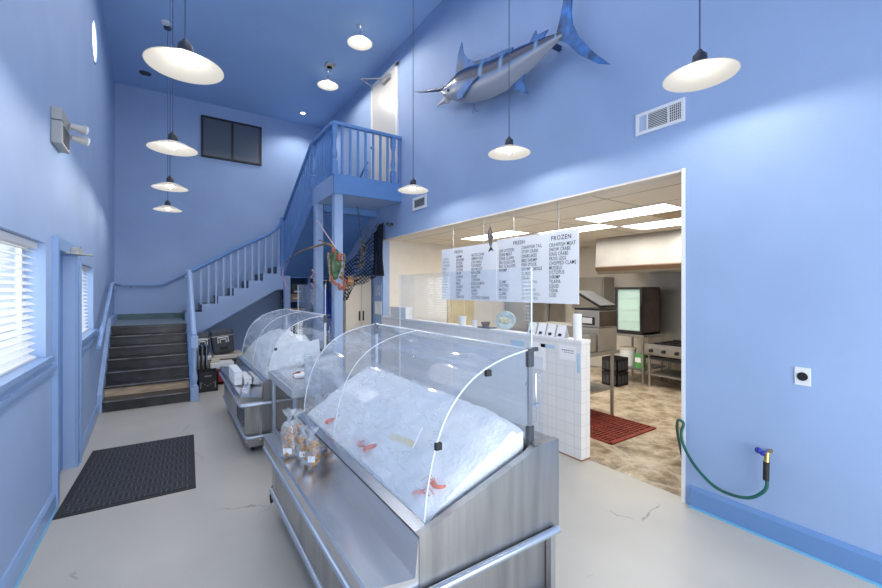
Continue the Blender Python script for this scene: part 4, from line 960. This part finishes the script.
# ------------------------------------------------------------------ marlin
def pj(px, py, x):     # pixel-plane measurement of the mount turned into wall coordinates
    F_, c_, s_ = 402., math.cos(.593), math.sin(.593)
    r = (px-441)/F_; u = -(py-289.5)/F_
    t_ = x/(r*c_+s_)
    return ((-r*s_+c_)*t_, 1.6+u*t_)
def vcol_mat(name, rough=.3):
    m = bpy.data.materials.new(name); m.use_nodes = True; nt = m.node_tree
    a = nt.nodes.new('ShaderNodeAttribute'); a.attribute_name = 'Col'
    b = nt.nodes['Principled BSDF']; b.inputs['Roughness'].default_value = rough
    nt.links.new(a.outputs['Color'], b.inputs['Base Color']); return m
MX = 3.03
ml = thing('mounted_marlin', 'large mounted blue marlin with raised tail on right wall', 'fish', (MX, 3.4, 4.0))
SP = [(4.50, 4.315, 4.262), (4.40, 4.30, 4.15), (4.27, 4.315, 4.065), (4.15, 4.335, 4.0), (4.05, 4.35, 3.94), (3.86, 4.325, 3.865), (3.67, 4.27, 3.81), (3.42, 4.205, 3.775), (3.19, 4.165, 3.77), (2.98, 4.13, 3.81), (2.80, 4.09, 3.855), (2.64, 4.05, 3.905), (2.54, 4.025, 3.93), (2.47, 4.01, 3.935)]
SPs = crom(SP, 5)
m = MB(); rings = []; n = 28; cols = []
for p in SPs:
    y, zt, zb = p; zc = (zt+zb)/2; hh = (zt-zb)/2; w = min(.085, hh*.40)
    ring = []
    for i in range(n):
        a = 2*PI*i/n
        ring.append(m.bm.verts.new((MX+w*math.sin(a), y+.10*hh*math.cos(a), zc+hh*math.cos(a)*abs(math.cos(a))**.0)))
        st_ = math.cos(a)      # +1 dorsal, -1 belly
        stripe = (math.sin(y*55) > .88) and -.1 < st_
        if st_ > .88: c_ = (.02, .12, .38)
        elif st_ > .10: c_ = (.010, .022, .07)
        elif st_ > -.02: c_ = (.14, .24, .42)
        elif st_ > -.3: c_ = (.42, .43, .45)
        else: c_ = (.30, .32, .37)
        if stripe and y < 4.1: c_ = (.16, .32, .55)
        if y > 4.2: c_ = (.012, .03, .10) if st_ > .25 else ((.15, .2, .3) if st_ > -.1 else (.36, .37, .39))
        cols.append(c_)
    rings.append(ring)
for A, B in zip(rings, rings[1:]):
    for i in range(n): m.bm.faces.new([A[i], A[(i+1) % n], B[(i+1) % n], B[i]])
m.bm.faces.new(rings[0]); m.bm.faces.new(rings[-1][::-1])
o = m.obj('body', vcol_mat('marlin skin', .25), ml, True)
ca = o.data.color_attributes.new('Col', 'FLOAT_COLOR', 'POINT')
for i, c_ in enumerate(cols): ca.data[i].color = (*c_, 1)
FINB = mat('marlin fin blue', (.015, .12, .36, 1), .35, var=.75, scale=9)
FIND = mat('marlin fin dark', (.02, .05, .14, 1), .35, var=.3)
def fin(name, poly, x0=MX-.006, x1=MX+.006, mm_=FINB):
    return MB().prism(poly, 'x', x0, x1).obj(name, mm_, ml)
fin('dorsal_fin', [(4.17, 4.31), (4.14, 4.44), (4.10, 4.59), (4.03, 4.70), (4.00, 4.56), (3.92, 4.44), (3.76, 4.33), (3.5, 4.26), (3.26, 4.22), (3.12, 4.18), (3.15, 4.10), (3.54, 4.18), (3.85, 4.26), (4.05, 4.30)])
fin('rear_dorsal_fin', [(2.90, 4.09), (2.80, 4.19), (2.78, 4.13), (2.64, 4.11), (2.72, 4.05), (2.81, 4.05)])
fin('tail_fin', [(2.53, 4.03), (2.49, 4.14), (2.45, 4.29), (2.415, 4.44), (2.385, 4.42), (2.365, 4.25), (2.375, 4.13), (2.36, 4.01), (2.30, 3.87), (2.18, 3.70), (2.09, 3.59), (1.98, 3.47), (2.10, 3.53), (2.28, 3.69), (2.39, 3.83), (2.50, 3.93)], MX-.012, MX+.012)
fin('anal_fin', [(3.19, 3.80), (3.05, 3.68), (2.9, 3.59), (2.94, 3.67), (2.97, 3.75), (2.93, 3.84), (3.03, 3.84)])
m = MB(); pf = [(4.0, 4.0), (3.9, 4.06), (3.76, 4.08), (3.56, 4.04), (3.72, 4.01), (3.81, 3.97), (3.90, 3.915), (3.97, 3.93)]
m.prism(pf, 'x', MX-.105, MX-.093); m.obj('pectoral_fin', FINB, ml)
MB().tube([(MX, 4.42, 4.275), (MX, 4.7, 4.365), (MX, 5.0, 4.47), (MX, 5.22, 4.56)], [.030, .02, .013, .003], 10).obj('bill', FIND, ml, True)
MB().tube([(MX, 4.34, 4.10), (MX, 4.46, 4.11), (MX, 4.60, 4.115)], [.05, .026, .006], 10).obj('lower_jaw', mat('jaw pale', (.5, .5, .5, 1), .35), ml, True)
MB().sph((MX-.06, 4.25, 4.17), .02, (.5, 1, 1), 12).obj('eye', BLACK, ml, True)
MB().tube([(MX, 3.78, 3.83), (MX-.02, 3.74, 3.74), (MX-.02, 3.70, 3.70)], .005, 5).tube([(MX, 3.80, 3.83), (MX-.01, 3.79, 3.72)], .004, 5).obj('pelvic_fin', FIND, ml)
MB().box(MX+.0, XR, 3.5, 3.6, 3.93, 4.1).obj('wall_mount', FIND, ml); MB().box(MX+.0, XR, 2.62, 2.66, 3.96, 4.0).obj('wall_mount', FIND, ml)

# ------------------------------------------------------------------ crab ornament with rope
CX_, CY_, CZ_ = 2.02, 5.80, 1.98
cb2 = thing('crab_ornament', 'hanging green shelled crab with red claws tied to front post', 'ornament', (CX_, CY_, CZ_))
m = MB(); m.sph((CX_, CY_, CZ_), .1, (1.0, .45, 1.9), 18)
m.sph((CX_, CY_, CZ_+.14), .07, (.9, .5, 1.2), 14); m.sph((CX_, CY_, CZ_-.16), .06, (.9, .5, 1.3), 14)
m.obj('shell', CRABG, cb2, True)
m = MB()
for s_ in (-1, 1):
    for k in range(4):
        z = CZ_+.13-k*.09; x1 = CX_+s_*.09; x2 = CX_+s_*(.12-.01*k)
        m.tube([(x1, CY_-.01, z), (x2, CY_-.05, z+.02), (x2+s_*.01, CY_-.07, z-.06-.02*k), (x2-s_*.02, CY_-.06, z-.15)], [.014, .012, .009, .003], 6)
m.obj('legs', ROPE, cb2, True)
m = MB()
for s_ in (-1, 1):
    m.tube([(CX_+s_*.06, CY_-.02, CZ_-.18), (CX_+s_*.10+.04, CY_-.05, CZ_-.25), (CX_+s_*.05+.06, CY_-.05, CZ_-.31)], [.02, .022, .025], 8)
    m.sph((CX_+s_*.035+.09, CY_-.05, CZ_-.34), .04, (.8, .5, 1.5), 10, Matrix.Rotation(s_*.3, 4, 'Y'))
m.sph((CX_+.05, CY_-.055, CZ_+.10), .045, (.9, .5, 1.5), 10).sph((CX_-.04, CY_-.055, CZ_+.19), .035, (.9, .5, 1.2), 10)
m.obj('claws', RED, cb2, True)
m = MB(); m.tube(crom([(CX_+.0, CY_-.0, CZ_+.25), (CX_-.06, CY_+.2, CZ_+.45), (CX_-.05, 6.5, 2.72)], 5), .008, 6).obj('hanging_twine', mat('red white twine', (.7, .5, .5, 1), .8, var=.5, scale=60), cb2)
rp = thing('driftwood_garland', 'long bent driftwood branch with pink twine left of the crab', 'branch', (1.9, 7.2, 2.2))
m = MB(); m.tube(crom([(1.99, 5.82, 2.24), (1.98, 6.1, 2.30), (1.97, 6.6, 2.30), (1.96, 7.3, 2.30), (1.96, 8.0, 2.24), (1.96, 8.6, 2.14)], 6), [.022-.0005*k for k in range(31)], 8)
m.tube([(1.98, 6.1, 2.30), (1.96, 6.3, 2.38), (1.95, 6.4, 2.37)], [.012, .008, .003], 6)
m.obj('branch', ROPE, rp, True)
MB().tube(crom([(1.96, 8.6, 2.14), (1.94, 8.75, 1.95), (1.94, 8.6, 1.75), (1.94, 8.3, 1.60)], 6), .011, 6).obj('pink_twine', mat('pink twine', (.65, .35, .42, 1), .8, var=.4, scale=60), rp)
nr = thing('buoy_string', 'pink and grey knotted string hanging on the rear balcony post', 'rope', (2.0, 6.8, 1.9))
m = MB()
for k in range(16): m.sph((2.0+.02*math.sin(k*1.7), 6.83+.03*math.cos(k*2.1), 1.92-k*.038), .027, (.8, 1, .9), 8)
m.obj('knots', mat('knot mix', (.42, .28, .34, 1), .8, var=.7, scale=40), nr, True)
# blue cloth and hooks between the posts
bc = thing('blue_apron', 'royal blue apron hanging between the two balcony posts', 'apron', (2.3, 7.4, 1.3))
m = MB(); W_ = 8; H_ = 9; V = []
for i in range(W_+1):
    row = []
    for j in range(H_+1):
        u = i/W_; v = j/H_; wd = .10+.16*v
        row.append(m.bm.verts.new((2.47+(u-.5)*wd*1.1, 7.6+.04*math.sin(u*9), 1.62-.85*v-.08*abs(u-.5)*v)))
    V.append(row)
for i in range(W_):
    for j in range(H_): m.bm.faces.new([V[i][j], V[i+1][j], V[i+1][j+1], V[i][j+1]])
m.obj('cloth', BLUECL, bc, True)
MB().cyl((2.47, 7.60, 1.60), (2.47, 7.60, 1.78), .006).cyl((2.3, 7.62, 1.78), (2.64, 7.62, 1.78), .015).obj('hanger_rod', STEELD, bc)
# fishing net
netm = bpy.data.materials.new('fishing net mesh'); netm.use_nodes = True; nt = netm.node_tree; nt.nodes.clear(); N = nt.nodes.new; L = nt.links.new
out = N('ShaderNodeOutputMaterial'); tr = N('ShaderNodeBsdfTransparent'); df = N('ShaderNodeBsdfDiffuse'); df.inputs[0].default_value = (.010, .018, .04, 1); mx = N('ShaderNodeMixShader')
tc = N('ShaderNodeTexCoord'); mp = N('ShaderNodeMapping'); mp.inputs['Rotation'].default_value = (.78, .3, .78); w1 = N('ShaderNodeTexWave'); w2 = N('ShaderNodeTexWave'); w2.bands_direction = 'Z'
nn = N('ShaderNodeTexNoise'); nn.inputs['Scale'].default_value = 4
L(tc.outputs['Object'], mp.inputs[0]); L(tc.outputs['Object'], nn.inputs['Vector'])
for w_ in (w1, w2): w_.inputs['Scale'].default_value = 7; w_.inputs['Distortion'].default_value = 2.5; L(mp.outputs[0], w_.inputs['Vector'])
ma = N('ShaderNodeMath'); ma.operation = 'MAXIMUM'; L(w1.outputs['Fac'], ma.inputs[0]); L(w2.outputs['Fac'], ma.inputs[1])
mb2 = N('ShaderNodeMath'); mb2.operation = 'ADD'; L(ma.outputs[0], mb2.inputs[0]); L(nn.outputs['Fac'], mb2.inputs[1])
mr = N('ShaderNodeMapRange'); mr.inputs[1].default_value = 1.1; mr.inputs[2].default_value = 1.5; mr.inputs[3].default_value = .22; mr.inputs[4].default_value = 1
L(mb2.outputs[0], mr.inputs[0]); L(mr.outputs[0], mx.inputs[0]); L(tr.outputs[0], mx.inputs[1]); L(df.outputs[0], mx.inputs[2]); L(mx.outputs[0], out.inputs[0])
fn = thing('fishing_net', 'dark fishing net draped from right wall over beige cabinet', 'net', (2.9, 6.8, 2.2))
def patch(P00, P10, P01, P11, sag=(0, 0, 0), nu=12, nv=8):
    m = MB(); V = []
    P00, P10, P01, P11 = map(Vector, (P00, P10, P01, P11))
    for i in range(nu+1):
        u = i/nu; row = []
        for j in range(nv+1):
            v = j/nv
            p = (P00*(1-u)+P10*u)*(1-v)+(P01*(1-u)+P11*u)*v + Vector(sag)*math.sin(PI*u)+Vector((.02*math.sin(9*u+4*v), .03*math.sin(14*u+2*v), 0))
            row.append(m.bm.verts.new(p))
        V.append(row)
    for i in range(nu):
        for j in range(nv): m.bm.faces.new([V[i][j], V[i+1][j], V[i+1][j+1], V[i][j+1]])
    return m
patch((2.50, 6.78, 2.02), (3.14, 6.60, 2.83), (2.50, 6.78, 1.66), (3.14, 6.62, 1.86), (0, 0, -.07)).obj('net_drape', netm, fn, True)
patch((3.08, 6.78, 2.62), (3.15, 6.50, 2.84), (3.05, 6.70, 1.86), (3.15, 6.50, 1.84), (0, 0, 0)).obj('net_hem', mat('dense net', (.012, .016, .028, 1), .9), fn, True)
patch((2.50, 6.76, 1.80), (2.80, 6.76, 1.78), (2.52, 6.76, 1.40), (2.58, 6.76, 1.42), (0, 0, 0)).obj('net_tail', netm, fn, True)
m = MB(); m.tube(crom([(2.76, 6.7, 1.95), (2.80, 6.68, 2.2), (2.84, 6.68, 2.45), (2.95, 6.66, 2.75)], 5), .012, 6)
m.tube(crom([(2.74, 6.7, 1.98), (2.86, 6.68, 2.25), (3.0, 6.66, 2.6), (3.10, 6.62, 2.8)], 5), .012, 6).tube(crom([(2.86, 6.68, 2.05), (2.80, 6.66, 2.5), (2.74, 6.64, 2.85), (2.72, 6.64, 3.05)], 5), .009, 6)
for k in range(9): m.sph((2.80+.03*math.sin(k*2), 6.66, 2.0+k*.055), .03, (1, .7, 1), 8)
m.obj('rope_bundle', mat('dark rope', (.10, .10, .09, 1), .9, var=.5, scale=30), fn, True)
sc_ = thing('small_crab', 'small orange crab ornament caught at left end of net', 'ornament', (2.60, 6.66, 1.75))
MB().sph((2.60, 6.66, 1.75), .055, (1, .5, 1.3), 12).obj('shell', mat('orange shell', (.50, .22, .10, 1), .5, var=.5, scale=30), sc_, True)
m = MB()
for a in (-2.2, -1.2, .6, 1.4, 2.4): m.tube([(2.60, 6.65, 1.75), (2.60+.08*math.cos(a), 6.63, 1.75+.08*math.sin(a)), (2.60+.12*math.cos(a-.4), 6.63, 1.75+.12*math.sin(a-.4))], [.012, .01, .003], 6)
m.obj('legs', ROPE, sc_, True)
# beige cabinet
bcab = thing('storage_cabinet', 'tall beige double door cabinet under the balcony', 'cabinet', (2.8, 7.2, 0))
MB().box(2.66, 3.17, 7.08, 7.50, .0, 1.86, .004).obj('carcass', BEIGE, bcab)
for a, c in ((2.665, 2.955), (2.965, 3.165)):
    MB().box(a, c, 7.06, 7.08, .06, 1.84, .003).obj('door', mat('cream door panel', (.70, .62, .50, 1), .45), bcab)
for a in (2.925, 3.0): MB().box(a-.014, a+.014, 7.045, 7.06, 1.02, 1.20, .002).obj('handle', BLACK, bcab)
# storage shelf under the upper landing
sh = thing('storage_shelf', 'blue built-in shelf under the upper stair landing', 'shelf', (2.5, 9.4, 0))
for z in (.45, .95, 1.32, 1.86): MB().box(2.18, XR-.01, 9.22, 9.9, z, z+.03).obj('shelf_board', STAIRB, sh)
MB().box(2.18, XR-.01, 9.9, 9.93, 0, 1.86).obj('back_board', mat('dark blue back', (.03, .07, .22, 1), .6), sh)
MB().box(2.60, 2.64, 9.22, 9.9, 0, 1.86).obj('divider', STAIRB, sh)
for i, (a, c, y, z, h, m_, lb) in enumerate(((2.22, 2.45, 9.28, 1.35, .14, CARD, 'brown cardboard box on the shelf under upper landing'), (2.25, 2.50, 9.3, 1.50, .22, DARKN, 'dark carton stacked on the cardboard box in the stair shelf'),
                                          (2.68, 3.0, 9.3, 1.35, .26, WHITEP, 'pale plastic tub on the stair shelf right of the divider'), (2.24, 2.55, 9.3, .98, .2, CARD, 'wide cardboard box on the lower stair shelf'))):
    z += .004; t = thing('storage_box', lb, 'box', ((a+c)/2, y, z))
    MB().box(a, c, y, y+.3, z, z+h, .004).obj('carton', m_, t)
    MB().box((a+c)/2-.02, (a+c)/2+.02, y-.001, y+.301, z+h, z+h+.001).box(a+.05, c-.05, y-.002, y, z+.03, z+.07).obj('tape', BEIGE, t)

# ------------------------------------------------------------------ stored goods under the middle flight
def insul(x, y, z, w_, d_, h_, rot, label):
    t = thing('insulated_bag', label, 'bag', (x, y, z), 'dark insulated delivery bags under the stairs'); t.rotation_euler = (0, rot, 0)
    MB().box(-w_/2, w_/2, -d_/2, d_/2, 0, h_, .04).obj('body', DARKN, t, loc=(0, 0, 0))
    MB().box(-w_/2-.004, w_/2+.004, -d_/2-.004, d_/2+.004, h_*.74, h_*.77).obj('zip_line', STEELD, t, loc=(0, 0, 0))
    m = MB(); yy = -d_/2-.012
    m.tube([(-.08, yy, h_*.48), (-.08, yy-.01, h_*.70), (.08, yy-.01, h_*.70), (.08, yy, h_*.48), (.045, yy, h_*.48), (.045, yy-.01, h_*.62), (-.045, yy-.01, h_*.62), (-.045, yy, h_*.48)], .010, 6)
    m.obj('handle', PAPER, t, loc=(0, 0, 0))
    MB().box(-.06, .06, yy-.002, yy+.012, h_*.18, h_*.30, .004).obj('pocket', BLACK, t, loc=(0, 0, 0))
insul(.455, 8.18, .465, .22, .26, .38, 0, 'left dark insulated bag under stairs partly behind the newel')
insul(.80, 8.20, .465, .34, .30, .42, -.10, 'right dark insulated bag under stairs, leaning slightly')
t = thing('storage_bin', 'long dark bin with pale lid under the right insulated bag', 'bin', (.95, 8.2, 0))
MB().box(.63, 1.10, 8.0, 8.5, .0, .38, .01).obj('bin', DARKN, t); MB().box(.625, 1.105, 7.99, 8.51, .38, .45, .01).obj('lid', BEIGE, t)
t = thing('storage_bin', 'pale boxy bin under the left insulated bag', 'bin', (.45, 8.2, 0))
MB().box(.32, .60, 8.0, 8.5, .0, .38, .01).obj('bin', BEIGE, t); MB().box(.315, .605, 7.99, 8.51, .38, .45, .01).obj('lid', PAPER, t)
t = thing('red_cooler', 'red picnic cooler with white lid under the stairs', 'cooler', (.7, 7.8, 0))
MB().box(.555, .90, 7.66, 7.94, .04, .27, .02).obj('body', MAROON, t); MB().box(.55, .905, 7.65, 7.95, .27, .37, .015).obj('lid', WHITEP, t)
MB().box(.74, .79, 7.648, 7.66, .18, .24, .003).obj('latch', PAPER, t)
for x in (.60, .86): MB().box(x-.03, x+.03, 7.68, 7.92, 0, .04).obj('foot', BLACK, t)
t = thing('folded_towel', 'cream folded cloth on top of the red cooler', 'towel', (.63, 7.8, .37))
MB().box(.56, .70, 7.70, 7.90, .372, .405, .012).box(.565, .695, 7.71, 7.89, .406, .435, .012).obj('cloth', BEIGE, t)
for i, x in enumerate((.375, .435, .495)):
    t = thing('folding_stand', ('leftmost of three black upright folded boards behind black crate', 'middle of three black upright folded boards behind black crate', 'rightmost of three black upright folded boards behind black crate')[i], 'board', (x, 7.7, 0), 'upright folded boards with pale edges')
    MB().box(x-.014, x+.014, 7.62, 7.90, .0, .66, .004).obj('panel', BLACK, t)
    MB().tube([(x, 7.615, .05), (x, 7.615, .64), (x, 7.66, .67), (x, 7.86, .67)], .011, 8).obj('edge_tube', STEEL, t, True)
t = thing('milk_crate', 'black plastic crate with oval hand hole beside the stairs newel', 'crate', (.52, 7.3, 0))
x0, x1, y0, y1, z0, z1 = .355, .63, 7.25, 7.55, .0, .31
MB().box(x0, x1, y0, y0+.014, z0, z1).box(x0, x1, y1-.014, y1, z0, z1).box(x0, x0+.014, y0, y1, z0, z1).box(x1-.014, x1, y0, y1, z0, z1).box(x0, x1, y0, y1, z0, z0+.012).obj('crate_shell', BLACK, t)
m = MB(); m.box(x0+.09, x1-.09, y0-.003, y0, z1-.075, z1-.055)
for k in range(5): m.box(x0+.05+k*.038, x0+.065+k*.038, y0-.003, y0, z0+.09+.02*abs(k-2), z0+.105+.02*abs(k-2))
m.box(x0+.03, x0+.045, y0-.003, y0, z0+.06, z0+.16).box(x1-.045, x1-.03, y0-.003, y0, z0+.06, z0+.16)
m.obj('crate_slots', mat('grey slot', (.20, .21, .23, 1), .5), t)

# ------------------------------------------------------------------ exterior beyond the windows
ex = struct('ground_exterior', MB().box(-25, 25, -25, 25, -.25, -.12), mat('outside paving', (.55, .55, .53, 1), .8, var=.1, scale=.5), label='pale paving outside the shop')
bl = thing('outside_column', 'dark blue outside post seen through the near blind', 'post', (-1.6, 4.6, 0))
MB().box(-2.1, -1.98, 5.5, 5.62, -.12, 3.2).obj('post', STAIRB, bl); MB().box(-2.15, -1.93, 5.45, 5.67, -.12, .1).obj('post_base', STEELD, bl)

# the far part of the left wall runs slightly outward, with everything fixed to it
def bend(o):
    if o.type == 'MESH':
        bm = bmesh.new(); bm.from_mesh(o.data)
        bmesh.ops.bisect_plane(bm, geom=bm.verts[:]+bm.edges[:]+bm.faces[:], plane_co=(0, 4.97, 0), plane_no=(0, 1, 0))
        for v in bm.verts:
            if v.co.x < -.3: v.co.x -= .039*max(0, v.co.y-4.97)
        bm.to_mesh(o.data); bm.free()
    for ch in o.children: bend(ch)
for nm in ('wall_left', 'window_2', 'window_blind.001', 'baseboard_left_far', 'trim_6', 'lower_staircase', 'wall_handrail'): bend(bpy.data.objects[nm])

# ------------------------------------------------------------------ light, world, camera
def area(name, loc, rot, sx, sy, e_, col=(1, 1, 1), spread=None):
    l = bpy.data.lights.new(name, 'AREA'); l.shape = 'RECTANGLE'; l.size = sx; l.size_y = sy; l.energy = e_; l.color = col
    if spread: l.spread = spread
    o = bpy.data.objects.new(name, l); C.objects.link(o); o.location = loc; o.rotation_euler = rot; return o
area('daylight_storefront', (1.25, YF-.25, 1.45), (PI/2, 0, 0), 3.2, 2.4, 150, (.97, .985, 1))
area('daylight_side_window', (XL-.35, 3.0, 1.55), (0, -PI/2, 0), .8, 1.6, 10, (.9, .95, 1))
area('daylight_far_window', (XL-.42, 5.7, 1.5), (0, -PI/2, 0), .8, 1.2, 8, (.9, .95, 1))
area('kitchen_light', (5.0, 3.9, KC-.03), (0, 0, 0), 1.8, 3.2, 42, (1, .95, .88))
area('room_fill', (1.2, 4.2, 5.3), (0, 0, 0), 2.6, 7, 55, (1, .99, .97))  # added ambient fill under the ceiling, no fitting there
w = bpy.data.worlds.new('sky'); bpy.context.scene.world = w; w.use_nodes = True
nt = w.node_tree; bg = nt.nodes['Background']; bg.inputs[0].default_value = (.86, .93, 1, 1); bg.inputs[1].default_value = 1.0
cd = bpy.data.cameras.new('camera'); cd.sensor_width = 36; cd.lens = 402/882*36; cd.shift_y = -4.5/882; cd.clip_start = .02
co = bpy.data.objects.new('camera', cd); C.objects.link(co); co.location = (0, 0, 1.6); co.rotation_euler = (PI/2, 0, -.593)
sc = bpy.context.scene; sc.camera = co
sc.view_settings.view_transform = 'Standard'; sc.view_settings.look = 'None'; sc.view_settings.exposure = .35
sc.cycles.use_denoising = True
sc.cycles.max_bounces = 10; sc.cycles.transparent_max_bounces = 24; sc.cycles.diffuse_bounces = 5; sc.cycles.sample_clamp_indirect = 6
